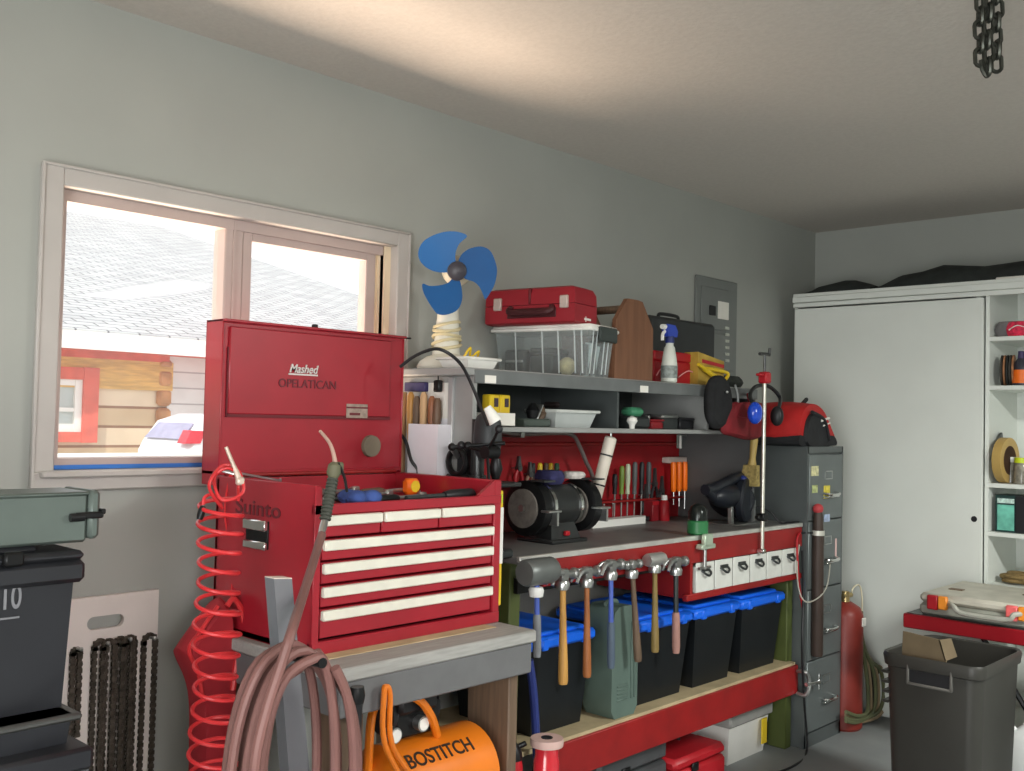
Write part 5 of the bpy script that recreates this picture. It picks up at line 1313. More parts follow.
q = AY(638, 415, 2.4)
t = T('tape_dispenser', 'green-topped dark dispenser right of the shelf divider', 'dispenser', (q.x, 2.43, ZL))
P(t, 'base', MB().bx(q.x - .06, q.x + .09, 2.4, 2.47, ZL, ZL + .05, .01), dgrey)
P(t, 'top', MB().bx(q.x - .03, q.x + .045, 2.398, 2.47, ZL + .05, ZL + .085, .012), mat('green_top', (70, 140, 104), .45))
P(t, 'cutter', MB().bx(q.x + .085, q.x + .098, 2.41, 2.46, ZL + .03, ZL + .055, .002), steel)
S('light_bulb', 'small white bulb on the lower shelf at the divider', 'bulb', MB().lathe([(0, .010), (.3, .012), (.6, .022), (.85, .018), (1, .004)], (AY(632, 424, 2.37).x, 2.37, ZL), (AY(632, 424, 2.37).x, 2.37, ZL + .05), 16), white)
for k, (pa, pb, h_, m, lb) in enumerate(((652, 664, .04, maroon, 'dark red flat box in the right bay of lower shelf'), (662, 678, .06, dgrey, 'stack-topped grey tin in the right bay of lower shelf'), (680, 694, .05, black, 'black tin at the right end of the lower shelf'))):
    xa, xb = AY(pa, 424, 2.4).x, AY(pb, 424, 2.4).x
    t = T('flat_tin', lb, 'tin', ((xa + xb) / 2, 2.44, ZL), 'flat tins on the lower shelf')
    P(t, 'tin_body', MB().bx(xa, xb, 2.4, 2.48, ZL, ZL + h_ * .75, .004), m)
    P(t, 'tin_lid', MB().bx(xa - .003, xb + .003, 2.397, 2.483, ZL + h_ * .75, ZL + h_, .004), steel if k == 1 else m)
q = AY(690, 404, 2.6)
S('wire_coil', 'grey coil of wire at the back of the right shelf bay', 'wire coil', MB().torus((q.x, 2.62, ZL + .06), .05, .012, X, Z, 24, 8).torus((q.x + .004, 2.64, ZL + .06), .045, .012, X, Z, 24, 8), dgrey)

# ================================================================== hanging at the right end of the shelf
def hookwire(x, y, z, parent):
    P(parent, 'hook', MB().tube([(x, y, z), (x, y - .004, z + .03), (x, YS - .002, ZU - .02)], .003, 6), steel)
HYY = 2.29
ol = [AY(*p, HYY) for p in ((714, 378), (725, 376), (731, 389), (732, 410), (728, 426), (717, 429), (711, 419), (710, 396))]
t = T('work_hat', 'black cloth hat hanging from the shelf edge', 'hat', (ol[4].x, HYY, ol[5].z))
P(t, 'crown', MB().puff([p + V((0, -.01, 0)) for p in ol], (0, .05, 0), .82, 6), mat('black_cloth', (24, 25, 27), .85, 0, .3, 20, .3))
q = AY(727, 392, HYY - .02)
P(t, 'snap', MB().ball(q, .007, 8, 6), steel)
P(t, 'hang_strap', MB().tube([AY(735, 385, HYY), AY(738, 398, HYY), AY(736, 420, HYY)], .005, 6), mat('strap_grey', (130, 134, 134), .7))
ol = [AY(*p, 2.27) for p in ((738, 402), (752, 405), (766, 403), (770, 420), (764, 437), (752, 440), (738, 437), (726, 432), (730, 415))]
t = T('red_pouch', 'dark red cloth pouch hanging below the shelf end', 'pouch', (ol[5].x, 2.26, ol[5].z))
P(t, 'pouch_body', MB().puff(ol, (0, .045, 0), .85, 5), mat('cloth_red_dark', (110, 18, 26), .8, 0, .2, 14, .3))
P(t, 'pouch_flap', MB().puff([p + V((0, -.004, 0)) for p in [AY(738, 403, 2.27), AY(764, 404, 2.27), AY(764, 415, 2.27), AY(738, 417, 2.27)]], (0, .012, 0), .95, 3), MATS['cloth_red_dark'])
P(t, 'hang_strap', MB().tube([AY(750, 405, 2.28), AY(748, 395, 2.30), V((AY(748, 388, 2.347).x, 2.347, ZU - .03))], .006, 6), MATS['cloth_red_dark'])
cb2 = AY(755, 413, 2.20)
t = T('ear_muffs', 'blue and black ear muffs hung over the shelf end', 'ear muffs', (cb2.x, 2.23, cb2.z - .05))
P(t, 'ear_cup', MB().ball(cb2, (.04, .03, .048), 18, 12), mat('cup_blue', (24, 70, 190), .2, 0, .05, coat=.5))
c2_ = AY(777, 416, 2.23)
P(t, 'ear_cup', MB().ball(c2_, (.026, .03, .045), 18, 12), black, 'black far cup')
P(t, 'headband', MB().tube([cb2 + V((-.01, 0, .03)), AY(750, 395, 2.27), AY(757, 386, 2.32), AY(770, 387, 2.32), AY(780, 398, 2.30), c2_ + V((.01, 0, .03))], .009, 8), black)
P(t, 'cushion', MB().torus(cb2 + V((.02, .012, 0)), .03, .012, V((.3, .9, 0)), Z, 18, 8), black)

# ================================================================== white container with wood-handled tools left of the shelf
bxo = SX0 - .07
v0, v1 = AX(437.5, 440, bxo).y, AX(408, 440, bxo).y
zb_ = AX(422, 472, bxo).z - .05; zt_ = AX(422, 424, bxo).z
t = T('wall_bin', 'white plastic bin holding wooden-handled tools on the shelf side', 'bin', (SX0 - .035, (v0 + v1) / 2, zb_))
P(t, 'bin_shell', MB().bx(bxo, bxo + .004, v0, v1, zb_, zt_).bx(SX0 - .006, SX0, v0, v1, zb_, zt_ + .02).bx(bxo + .004, SX0 - .006, v0, v0 + .004, zb_, zt_).bx(bxo + .004, SX0 - .006, v1 - .004, v1, zb_, zt_).bx(bxo, SX0 - .006, v0, v1, zb_, zb_ + .004), mat('bin_white', (232, 232, 238), .4, 0, .03))
P(t, 'back_sheet', MB().bx(SX0 - .004, SX0, v0, v1, zt_ + .02, AX(422, 383, SX0).z), paper)
tin = ['yellowed wooden handle at left in the white shelf-side bin', 'brown wooden handle second in the white shelf-side bin', 'pale wooden handle third in the white shelf-side bin', 'reddish wooden handle at right in the white shelf-side bin']
for k, (px, pt2, m) in enumerate(((411, 392, wood), (417, 396, wooddk), (424, 392, woodp), (432, 396, mat('reddish_wood', (140, 90, 60), .5, 0, .15, 7)))):
    a_ = AX(px, pt2, SX0 - .036)
    tt = T('wooden_tool', tin[k], 'tool', (a_.x, a_.y, zb_ + .005), 'wooden-handled tools in the wall bin')
    P(tt, 'handle', MB().lathe([(0, .008), (.2, .012), (.7, .014), (.93, .012), (1, .006)], (a_.x, a_.y, zt_ - .06), a_, 12), m)
    P(tt, 'blade', MB().bx(a_.x - .002, a_.x + .002, a_.y - .008, a_.y + .008, zb_ + .005, zt_ - .055), steel)
q0, q1 = AX(404, 387, SX0 - .02), AX(425, 384, SX0 - .02)
S('tool_strip', 'dark purple magnetic tool strip above the white shelf-side bin', 'magnetic strip', MB().bx(SX0 - .02, SX0, q1.y, q0.y, q0.z - .016, q0.z + .016, .003), mat('strip_purple', (44, 38, 84), .5))
a_ = AX(403.5, 392, SX0 - .04)
S('wooden_stick', 'tall pale wooden stick standing between the lid and shelf', 'stick', MB().bx(SX0 - .05, SX0 - .03, a_.y - .01, a_.y + .014, .0, a_.z, .003), woodp)
a_ = AX(438, 386, SX0 - .03)
t = T('hanging_file', 'thin brown-handled tool hanging on a black hook block', 'tool', (a_.x, a_.y, AX(436, 432, SX0 - .03).z))
P(t, 'cord', MB().cyl((a_.x, a_.y, a_.z), (a_.x, a_.y, ZU - .027), .0025, .0025, 6), black)
P(t, 'hook_block', MB().box((a_.x, a_.y, a_.z), (.02, .03, .04), .004), blackm)
P(t, 'handle', MB().lathe([(0, .012), (.5, .016), (.9, .013), (1, .008)], (a_.x, a_.y + .004, AX(436, 432, SX0 - .03).z), (a_.x, a_.y, AX(437, 398, SX0 - .03).z), 12), mat('brown_handle', (104, 80, 62), .5, 0, .15))
# black cable in an arc
S('power_cable', 'black power cable arching from the lid past the fan base', 'cable', MB().tube([AY(400, 367, 2.46), AY(415, 356, 2.42), AY(434, 349, 2.36), AY(448, 353, 2.32), AY(462, 366, 2.31), AY(473, 388, 2.30), AY(481, 408, 2.27), AY(488, 425, 2.23)], .0055, 7), black)
S('black_cord', 'black cord drooping from the lid edge to the chest back', 'cord', MB().tube([V((lx1 + .004, 2.64, AY(401, 425, 2.64).z)), AY(405, 440, 2.6), AY(411, 460, 2.56), AY(418, 472, 2.54), V((AY(420, 477, 2.5).x, 2.545, cz1 - .06))], .0055, 7), black)

# ================================================================== filing cabinet
fx0, fx1, fy0, fzt = 4.325, 4.69, 2.195, 1.372
fcm = mat('cabinet_grey', (96, 102, 102), .42, .35, .05)
t = T('filing_cabinet', 'tall dark grey four-drawer filing cabinet at bench end', 'filing cabinet', ((fx0 + fx1) / 2, 2.47, 0))
P(t, 'case', MB().bx(fx0, fx1, fy0 + .012, D - .01, 0, fzt, .004).bx(fx0, fx0 + .014, fy0, fy0 + .02, 0, fzt).bx(fx1 - .014, fx1, fy0, fy0 + .02, 0, fzt).bx(fx0, fx1, fy0, fy0 + .02, fzt - .03, fzt, .002).bx(fx0, fx1, fy0, fy0 + .02, 0, .06), fcm)
zz = [.065, .39, .715, 1.03, 1.338]
dh = mat('drawer_grey', (112, 119, 119), .42, .35, .05)
for k in range(4):
    d_ = P(t, 'drawer', MB().bx(fx0 + .016, fx1 - .016, fy0 - .004, fy0 + .02, zz[k] + .003, zz[k + 1] - .003, .003), dh)
    xm = (fx0 + fx1) / 2 + .03; zm = zz[k] + (zz[k + 1] - zz[k]) * (.42 if k < 3 else .4)
    P(d_, 'handle', MB().tube([(xm - .055, fy0 - .004, zm), (xm - .05, fy0 - .032, zm - .004), (xm, fy0 - .036, zm - .008), (xm + .05, fy0 - .032, zm - .004), (xm + .055, fy0 - .004, zm)], .007, 8).bx(xm - .06, xm + .06, fy0 - .03, fy0 - .003, zm - .02, zm - .012, .003), chrome)
    zl = zm + .085
    P(d_, 'label_holder', MB().bx(xm - .045, xm + .03, fy0 - .007, fy0 - .003, zl - .02, zl - .016).bx(xm - .045, xm + .03, fy0 - .007, fy0 - .003, zl + .016, zl + .02).bx(xm - .045, xm - .041, fy0 - .007, fy0 - .003, zl - .02, zl + .02).bx(xm + .026, xm + .03, fy0 - .007, fy0 - .003, zl - .02, zl + .02), steel)
for k, (px, py_, w_, h_, m) in enumerate(((815, 471, .07, .045, mat('sticker_pale', (210, 206, 160), .6, 0, .3, 50)), (815, 489, .05, .035, mat('sticker_green', (180, 190, 130), .6, 0, .35, 50)), (827, 492, .06, .06, mat('sticker_yellow', (222, 206, 80), .6, 0, .25, 50)), (827, 518, .055, .035, mat('sticker_blue', (170, 186, 214), .6, 0, .2, 50)), (836, 549, .012, .10, mat('sticker_pink', (226, 190, 186), .6)))):
    q = AY(px, py_, fy0 - .006)
    P(t, 'sticker', MB().bx(q.x - w_ / 2, q.x + w_ / 2, fy0 - .0065, fy0 - .0035, q.z - h_ / 2, q.z + h_ / 2), m, ['pale printed sticker', 'green striped sticker', 'yellow warning sticker', 'small blue sticker', 'thin pink strip'][k])
# sports bag on the cabinet
gy0 = 2.215
ol = [AY(*p, gy0) for p in ((801, 449), (799, 428), (803, 410), (810, 402), (818, 402), (827, 411), (835, 430), (838, 444), (832, 449))]
for p in ol: p.z = max(p.z, fzt + .001)
t = T('duffel_bag', 'red and black duffel bag on top of the filing cabinet', 'bag', (ol[4].x, gy0 + .16, fzt))
P(t, 'base', MB().puff([V((p.x, p.y, min(p.z, fzt + .05))) for p in ol], (0, .30, 0), .95, 5), mat('bag_black', (30, 31, 34), .75, 0, .2, 20, .2))
P(t, 'body', MB().puff([V((p.x, p.y + .006, max(p.z - .004, fzt + .03))) for p in ol], (0, .28, 0), .9, 6), mat('bag_red', (180, 34, 34), .65, 0, .12, 12, .3))
P(t, 'end_panel', MB().puff([AY(*p, gy0 - .012) for p in ((809, 446), (808, 426), (813, 414), (820, 416), (829, 432), (833, 446))], (0, .03, 0), .95, 3), MATS['bag_black'])
P(t, 'strap', MB().tube([AY(799, 447, gy0 + .06), AY(796, 425, gy0 + .055), AY(800, 408, gy0 + .07), AY(806, 400, gy0 + .12), AY(806, 400, gy0 + .2)], .010, 7).tube([AY(812, 412, gy0 - .012), AY(824, 420, gy0 - .014), AY(829, 440, gy0 - .012)], .009, 7), MATS['bag_black'])
P(t, 'reflector', MB().tube([AY(821, 421, gy0 - .012), AY(829, 418, gy0 - .01)], .006, 6).tube([AY(823, 426, gy0 - .012), AY(830, 423, gy0 - .01)], .004, 6), paper, 'white reflective stripes')
P(t, 'piping', MB().tube([AY(776, 436, gy0 + .23), AY(785, 433, gy0 + .14), AY(797, 436, gy0 + .03)], .006, 6), mat('piping_red', (226, 80, 64), .5))

# brown tube and clamp at the cabinet's front corner
ty_ = 2.168
a_, b_ = AY(814, 531, ty_), AY(817, 656, ty_)
t = T('leather_tube', 'brown tube with pale ring and red cap before the cabinet', 'tube', (b_.x, ty_, b_.z))
P(t, 'tube_body', MB().lathe([(0, .024), (.02, .027), (1, .026)], (b_.x, ty_, b_.z), (b_.x - .004, ty_, a_.z), 18), mat('tube_brown', (62, 50, 44), .5, 0, .12))
P(t, 'hang_strap', MB().tube([(b_.x - .02, ty_ + .01, a_.z - .012), (BX1 + .0, BY0 - .004, a_.z - .01), (BX1 - .03, BY0 - .002, a_.z - .012)], .004, 6), black)
P(t, 'ring', MB().lathe([(0, .029), (1, .029)], (b_.x - .004, ty_, a_.z - .022), (b_.x - .004, ty_, a_.z), 18), mat('ring_pale', (206, 206, 196), .4, .4))
q = AY(813, 512, ty_)
P(t, 'neck', MB().lathe([(0, .024), (.8, .022), (1, .018)], (b_.x - .004, ty_, a_.z), (b_.x - .008, ty_, q.z), 16), MATS['tube_brown'])
P(t, 'cap', MB().ball((b_.x - .008, ty_, q.z + .012), (.027, .024, .024), 14, 8), mat('cap_red', (176, 60, 64), .6))
cy3 = 2.165
q = AY(808, 683, cy3)
t = T('c_clamp', 'steel C-clamp gripping the right end of the lower beam', 'clamp', (q.x - .02, BY0 - .01, q.z - .03))
bx_e = BX1 - .02
P(t, 'frame', MB().tube([(bx_e - .02, BY0 - .006, q.z + .05), (bx_e - .02, BY0 - .05, q.z + .05), (bx_e + .0, BY0 - .055, q.z), (bx_e - .02, BY0 - .05, q.z - .05), (bx_e - .02, BY0 - .006, q.z - .05)], .009, 8, smooth=True), steel)
P(t, 'screw', MB().cyl((bx_e - .03, BY0 - .055, q.z), (bx_e + .09, BY0 - .06, q.z - .008), .009, .009, 10).cyl((bx_e + .085, BY0 - .06, q.z - .04), (bx_e + .085, BY0 - .06, q.z + .03), .005, .005, 8), chrome)
S('looped_cord', 'pale cord hanging in a loop at the right bench end', 'cord', MB().tube([V((BX1 - .04, BY0 - .008, AY(795, 545, BY0).z)), AY(797, 565, 2.19), AY(799, 590, 2.18), AY(806, 602, 2.15), AY(818, 598, 2.14), AY(826, 588, 2.15), AY(829, 575, 2.16), AY(830, 560, 2.188)], .0035, 6), mat('cord_pale', (170, 168, 156), .7))
S('extension_cord', 'black cord running down the bench end onto the floor', 'cord', MB().tube([V((BX1 - .012, BY0 - .008, .9)), AY(803, 600, 2.195), AY(802, 650, 2.17), AY(804, 700, 2.18), V((AY(806, 738, 2.17).x, 2.165, .012)), AZ(795, 765, .006), AZ(770, 775, .006)], .005, 7), black)
S('red_lead', 'dark red lead hanging at the right end of the drawers', 'lead', MB().tube([V((BX1 - .03, BY0 - .006, .98)), AY(797, 540, 2.2), AY(798, 570, 2.19), AY(800, 592, 2.2), AY(803, 610, 2.2)], .005, 7), redsoft)

# red gas tank with hose right of the cabinet
ty2 = 2.22
tx_ = AY(845, 640, ty2).x
zt_ = AY(851, 600, ty2).z
t = T('gas_cylinder', 'red gas cylinder standing right of the filing cabinet', 'gas cylinder', (tx_, ty2, 0))
P(t, 'tank', MB().lathe([(0, .075), (.02, .085), (.9, .085), (.96, .07), (1, .03)], (tx_, ty2, 0), (tx_, ty2, zt_), 26), mat('cyl_red', (126, 44, 36), .45, 0, .12))
P(t, 'valve', MB().cyl((tx_, ty2, zt_), (tx_, ty2, zt_ + .05), .02, .018).cyl((tx_ - .03, ty2, zt_ + .03), (tx_ + .04, ty2 - .01, zt_ + .03), .012), mat('brass', (190, 170, 120), .35, .8))
P(t, 'tag', MB().bx(tx_ - .0, tx_ + .04, ty2 - .089, ty2 - .083, zt_ - .11, zt_ - .07, .001), paper)
P(t, 'pale_lead', MB().tube([(tx_ + .04, ty2 - .01, zt_ + .03), (tx_ + .09, ty2, zt_ + .06), (tx_ + .16, ty2, zt_ + .06), (tx_ + .19, ty2, zt_ - .02), (tx_ + .18, ty2, zt_ - .12)], .004, 6), cream)
hm_ = [mat('lead_green', (96, 100, 70), .6), mat('lead_tan', (160, 140, 110), .6), mat('lead_black', (50, 46, 44), .6)]
t = T('welding_leads', 'coil of tan and green welding leads beside the red cylinder', 'leads', (tx_ + .12, ty2 - .06, 0))
for k in range(8):
    yy = 2.15 + .014 * (k % 3)
    tp_ = V((tx_ + .07, ty2 - .05 + .004 * k, zt_ - .05 - .014 * k))
    pts = [tp_, AY(861 + k * 1.2, 640 + 3 * k, yy), AY(866 + k * 2.4, 670, yy), AY(868 + k * 2.6, 695, yy), AY(867 + k * 1.8, 712 + (k % 3) * 3, yy - .01), AY(858, 716 + (k % 4) * 2, yy - .02), AY(846, 712 + (k % 4) * 3, yy - .02)]
    for q_ in pts: q_.z = max(q_.z, .012)
    P(t, 'lead', MB().tube(pts, .0095, 7), hm_[k % 3])

# ================================================================== white storage cabinet on the back wall
CX = 5.10
wcy1 = AX(795, 294.5, CX).y
wzt = 2.186
wcm = mat('cabinet_white', (222, 226, 220), .55, 0, .02, 4)
yd = AX(984, 400, CX).y              # right edge of the sliding door
ye = .75
t = T('storage_cabinet', 'big white cabinet with sliding door against the back wall', 'cabinet', (5.3, (wcy1 + ye) / 2, 0))
P(t, 'carcass', MB().bx(CX, XB - .005, wcy1 - .02, wcy1, 0, wzt).bx(CX, XB - .005, ye, ye + .02, 0, wzt).bx(CX - .02, XB - .005, ye, wcy1, wzt - .02, wzt, .002).bx(XB - .02, XB - .005, ye, wcy1, 0, wzt).bx(CX, XB - .005, ye, wcy1, .06, .08), wcm)
P(t, 'top_track', MB().bx(CX - .03, CX - .01, ye, wcy1, wzt - .05, wzt - .018, .003).bx(CX - .02, CX, ye, wcy1, wzt - .075, wzt - .052, .002), wcm)
dd = P(t, 'sliding_door', MB().bx(CX - .018, CX, yd, wcy1 - .012, .03, wzt - .083, .002), wcm)
q = AX(974, 519, CX - .019)
P(dd, 'finger_pull', MB().cyl((CX - .0195, q.y, q.z), (CX - .012, q.y, q.z), .014, .014, 18), black)
P(t, 'divider', MB().bx(CX + .005, XB - .02, yd - .022, yd - .004, .08, wzt - .02).bx(CX + .002, XB - .02, yd + .02, yd + .04, .08, wzt - .02), wcm)
shelf_z = [AX(985, q_, CX + .01).z for q_ in (337, 385.5, 482.5, 531, 583)]
for z_ in shelf_z: P(t, 'shelf', MB().bx(CX + .004, XB - .02, ye + .02, yd - .004, z_ - .022, z_, .002), wcm)
P(t, 'base_plinth', MB().bx(CX + .02, CX + .04, ye, wcy1, 0, .06), wcm)
# dark rolled covers on top
dk = mat('dark_canvas', (42, 46, 44), .85, 0, .25, 16, .4)
def roll_top(pa, pb, hts, label, y_x=CX - .015):
    rings = []
    n = len(hts)
    for k in range(n):
        px = pa + (pb - pa) * k / (n - 1)
        y_ = AX(px, 280, y_x).y
        h = hts[k] * 1.25
        rings.append([V((y_x + .02 + .16 * (1 + math.cos(a_ * PI / 7)) * .5 * 1.6, y_, wzt + .001 + h * (math.sin(a_ * PI / 7)))) for a_ in range(8)])
    S('canvas_roll', label, 'canvas', MB().loft(rings), dk, 'dark canvas rolls on the white cabinet')
roll_top(802, 868, [.012, .04, .05, .058, .055, .04, .02], 'shorter dark canvas roll at the left of the cabinet top')
roll_top(872, 1060, [.012, .06, .07, .09, .08, .07, .075, .08, .085, .06], 'long dark canvas roll on top of the white cabinet')
q = AX(1012, 274, CX + .04)
S('paper_sheet', 'white paper sheet on the long canvas roll', 'paper', MB().bx(CX - .005, CX + .05, q.y - .09, q.y + .06, wzt + .0005, wzt + .012, .004), paper)

# contents of the cabinet
def cab(px, y_py, x=CX + .1): return AX(px, y_py, x)
sA, sB, sC, sD, sE = shelf_z
def cabthing(name, label, cat, px, z, x=CX + .1):
    q = AX(px, 400, x); q.y = min(q.y, yd - (.125 if name == 'rope_pile' else .078)); return T(name, label, cat, (x, q.y, z)), q.y
t, y_ = cabthing('folded_bag', 'grey folded plastic bag at left of the top cabinet shelf', 'bag', 1000, sA)
P(t, 'bag', MB().puff([(CX + .05, y_ - .09, sA), (CX + .05, y_ + .045, sA), (CX + .2, y_ + .05, sA), (CX + .2, y_ - .09, sA)], (0, 0, .075), .8, 5), mat('bag_grey', (124, 120, 122), .4, 0, .15, 20, .3))
P(t, 'bag_tie', MB().torus((CX + .09, y_ - .02, sA + .07), .02, .004, X, Y, 14, 6), white)
t, y_ = cabthing('mesh_bag', 'pink mesh bag on the top cabinet shelf', 'bag', 1020, sA, CX + .06)
P(t, 'bag', MB().puff([(CX + .03, y_ - .07, sA), (CX + .03, y_ + .055, sA), (CX + .15, y_ + .06, sA), (CX + .15, y_ - .08, sA)], (0, 0, .07), .82, 5), mat('mesh_pink', (226, 50, 84), .6, 0, .3, 60))
P(t, 'drawstring', MB().tube([(CX + .022, y_ + .04, sA + .03), (CX + .02, y_, sA + .05), (CX + .022, y_ - .05, sA + .03)], .003, 6), paper)
t, y_ = cabthing('disc_stack', 'round brown abrasive discs standing on the second cabinet shelf', 'discs', 998, sB)
for k in range(5):
    P(t, 'disc', MB().lathe([(0, .05), (.1, .074), (.9, .074), (1, .05)], (CX + .1, y_ + .032 - .013 * k, sB + .076), (CX + .102, y_ + .022 - .013 * k, sB + .076), 28), [mat('disc_dark', (60, 56, 50), .8), mat('disc_tan', (150, 104, 72), .8, 0, .3, 30), mat('disc_black', (40, 40, 38), .8)][k % 3])
t, y_ = cabthing('orange_bottle', 'orange bottle with dark cap on the second cabinet shelf', 'bottle', 1021, sB, CX + .07)
P(t, 'bottle', MB().lathe([(0, .034), (.03, .038), (.6, .038), (.85, .03), (1, .016)], (CX + .07, y_, sB), (CX + .07, y_, sB + .13), 20), mat('bottle_dark', (52, 52, 62), .4))
P(t, 'label_wrap', MB().lathe([(0, .0388), (1, .0388)], (CX + .07, y_, sB + .012), (CX + .07, y_, sB + .075), 20), orange, 'orange label')
P(t, 'cap', MB().lathe([(0, .016), (1, .013)], (CX + .07, y_, sB + .13), (CX + .07, y_, sB + .165), 14), mat('cap_violet', (60, 50, 90), .5))
# tall cord rolls on shelf C
t, y_ = cabthing('cord_reel', 'grey reel standing behind the tan tape roll in cabinet', 'reel', 996, sC, CX + .16)
P(t, 'reel_side', MB().lathe([(0, .12), (1, .12)], (CX + .15, y_ + .05, sC + .121), (CX + .152, y_ + .042, sC + .121), 32), mat('reel_grey', (96, 98, 96), .6))
P(t, 'reel_hub', MB().cyl((CX + .15, y_ + .045, sC + .121), (CX + .152, y_ + .01, sC + .121), .05), dgrey)
t, y_ = cabthing('tape_roll', 'big tan tape roll standing at left of the middle shelf', 'tape roll', 1001, sC, CX + .08)
ax3 = V((.1, .995, 0))
P(t, 'tape', MB().lathe([(0, .07), (0, .108), (1, .108), (1, .07), (0, .07)], V((CX + .07, y_, sC + .109)) - ax3 * .02, V((CX + .07, y_, sC + .109)) + ax3 * .02, 32), mat('tape_tan', (190, 158, 92), .5, 0, .08))
P(t, 'tape_core', MB().lathe([(0, .066), (0, .0695), (1, .0695), (1, .066), (0, .066)], V((CX + .07, y_, sC + .109)) - ax3 * .021, V((CX + .07, y_, sC + .109)) + ax3 * .021, 32), mat('core_brown', (90, 62, 44), .7))
for k, (px, m, lb) in enumerate(((1011, white, 'glass jar with white lid on the middle cabinet shelf'), (1022, mat('lid_lime', (196, 214, 40), .4), 'glass jar with lime yellow lid on the middle cabinet shelf'))):
    t, y_ = cabthing('glass_jar', lb, 'jar', px, sC, CX + .05 + .05 * (1 - k))
    xj = CX + .05 + .05 * (1 - k)
    P(t, 'jar', MB().lathe([(0, .03), (.04, .034), (.8, .034), (1, .028)], (xj, y_, sC), (xj, y_, sC + .1), 22), mat('jar_contents', (134, 130, 118), .15, 0, .3, 40))
    P(t, 'lid', MB().lathe([(0, .032), (1, .032)], (xj, y_, sC + .1), (xj, y_, sC + .125), 22), m)
# blue-green battery box, dark box on shelf D
t, y_ = cabthing('filter_box', 'dark box with turquoise printed label on cabinet shelf', 'box', 1008, sD, CX + .06)
P(t, 'carton', MB().bx(CX + .03, CX + .18, y_ - .05, y_ + .045, sD, sD + .175, .003), mat('carton_teal', (28, 60, 58), .5))
P(t, 'label', MB().bx(CX + .028, CX + .031, y_ - .04, y_ + .035, sD + .01, sD + .13, .0005), mat('label_teal', (110, 190, 170), .5, 0, .25, 18), 'turquoise label')
P(t, 'label_band', MB().bx(CX + .027, CX + .031, y_ - .04, y_ + .035, sD + .138, sD + .16), mat('label_mint', (190, 214, 206), .5, 0, .3, 60))
t, y_ = cabthing('dark_box', 'black box right of the turquoise labelled box', 'box', 1024, sD, CX + .06)
P(t, 'carton', MB().bx(CX + .03, CX + .18, y_ - .08, y_ + .03, sD, sD + .175, .003), black)
P(t, 'flap', MB().bx(CX + .028, CX + .1, y_ - .078, y_ + .028, sD + .172, sD + .178, .001), dgrey)
t, y_ = cabthing('rope_pile', 'brown coiled rope on the lowest visible cabinet shelf', 'rope', 1008, sE, CX + .12)
pts = []
for k in range(60):
    a_ = k * .62; pts.append(V((CX + .12 + (.06 + .02 * math.sin(k)) * math.cos(a_), y_ - .02 + (.08 + .02 * math.cos(k * 1.7)) * math.sin(a_), sE + .011 + .0006 * k)))
P(t, 'coil', MB().tube(pts, .010, 7, False, 2), mat('rope_brown', (134, 112, 72), .9, 0, .25, 30))
P(t, 'rope_end', MB().tube([pts[-1], pts[-1] + V((-.02, -.03, .01)), pts[-1] + V((-.03, -.09, .0)), pts[-1] + V((-.01, -.13, -.03))], .009, 7), MATS['rope_brown'])

# ================================================================== red bench with tackle case, right
rx = 4.5
c0 = AX(903, 613, rx)
rz = c0.z
t = T('red_stand', 'red topped steel stand carrying a grey tackle case', 'stand', (4.75, c0.y - .45, 0))
P(t, 'top', MB().bx(rx, 5.06, c0.y - .95, c0.y, rz - .062, rz, .004), mat('stand_red', (150, 18, 30), .4, 0, .06))
P(t, 'top_mat', MB().bx(rx + .012, 5.05, c0.y - .94, c0.y - .012, rz, rz + .003), dgrey)
for yy in (c0.y - .55, c0.y - .9):
    for xx in (rx + .1, 4.98):
        P(t, 'leg', MB().bx(xx - .02, xx + .02, yy - .02, yy + .02, 0, rz - .062, .003), blackm)
P(t, 'brace', MB().tube([(rx + .1, c0.y - .55, .2), (rx + .1, c0.y - .3, rz - .065)], .012, 8, smooth=False).bx(rx + .09, rx + .11, c0.y - .9, c0.y - .55, .16, .19), blackm)
ky = AX(919, 610, rx + .02).y
t = T('tackle_case', 'flat grey tackle case with orange and pink latches', 'case', (4.75, ky - .3, rz + .003))
kz = rz + .003
kh = AX(920, 592, rx + .02).z - kz
P(t, 'case_bottom', MB().bx(rx + .02, 5.03, ky - .62, ky, kz, kz + kh * .55, .012), mat('case_clear_grey', (150, 152, 142), .35, 0, .1, 10))
lid_ = P(t, 'case_lid', MB().bx(rx + .02, 5.03, ky - .62, ky, kz + kh * .56, kz + kh, .014), mat('case_lid_grey', (196, 192, 178), .5, 0, .1, 12))
P(lid_, 'lid_clip', MB().bx(rx + .2, rx + .24, ky - .12, ky - .06, kz + kh, kz + kh + .004, .001).bx(rx + .3, rx + .34, ky - .42, ky - .34, kz + kh, kz + kh + .004, .001), mat('clip_brown', (110, 90, 70), .6))
P(t, 'handle', MB().tube([(rx + .018, ky - .13, kz + kh * .66), (rx - .012, ky - .16, kz + kh * .6), (rx - .014, ky - .2, kz + kh * .36), (rx - .014, ky - .37, kz + kh * .36), (rx - .012, ky - .4, kz + kh * .6), (rx + .018, ky - .43, kz + kh * .66)], .011, 8), mat('handle_grey', (170, 170, 160), .4))
for yy, mm_, lb in ((ky - .05, orange, 'orange latch'), (AX(1008, 604, rx).y, mat('latch_pink', (240, 110, 110), .4), 'pink latch')):
    P(t, 'latch', MB().bx(rx + .004, rx + .024, yy - .035, yy + .012, kz + kh * .3, kz + kh * .95, .005), redsoft if mm_ is orange else mm_, lb)
    P(t, 'latch', MB().bx(rx + .002, rx + .024, yy - .075, yy - .036, kz + kh * .35, kz + kh * .95, .005), mat('latch_orange', (246, 150, 50), .4), 'orange latch half')

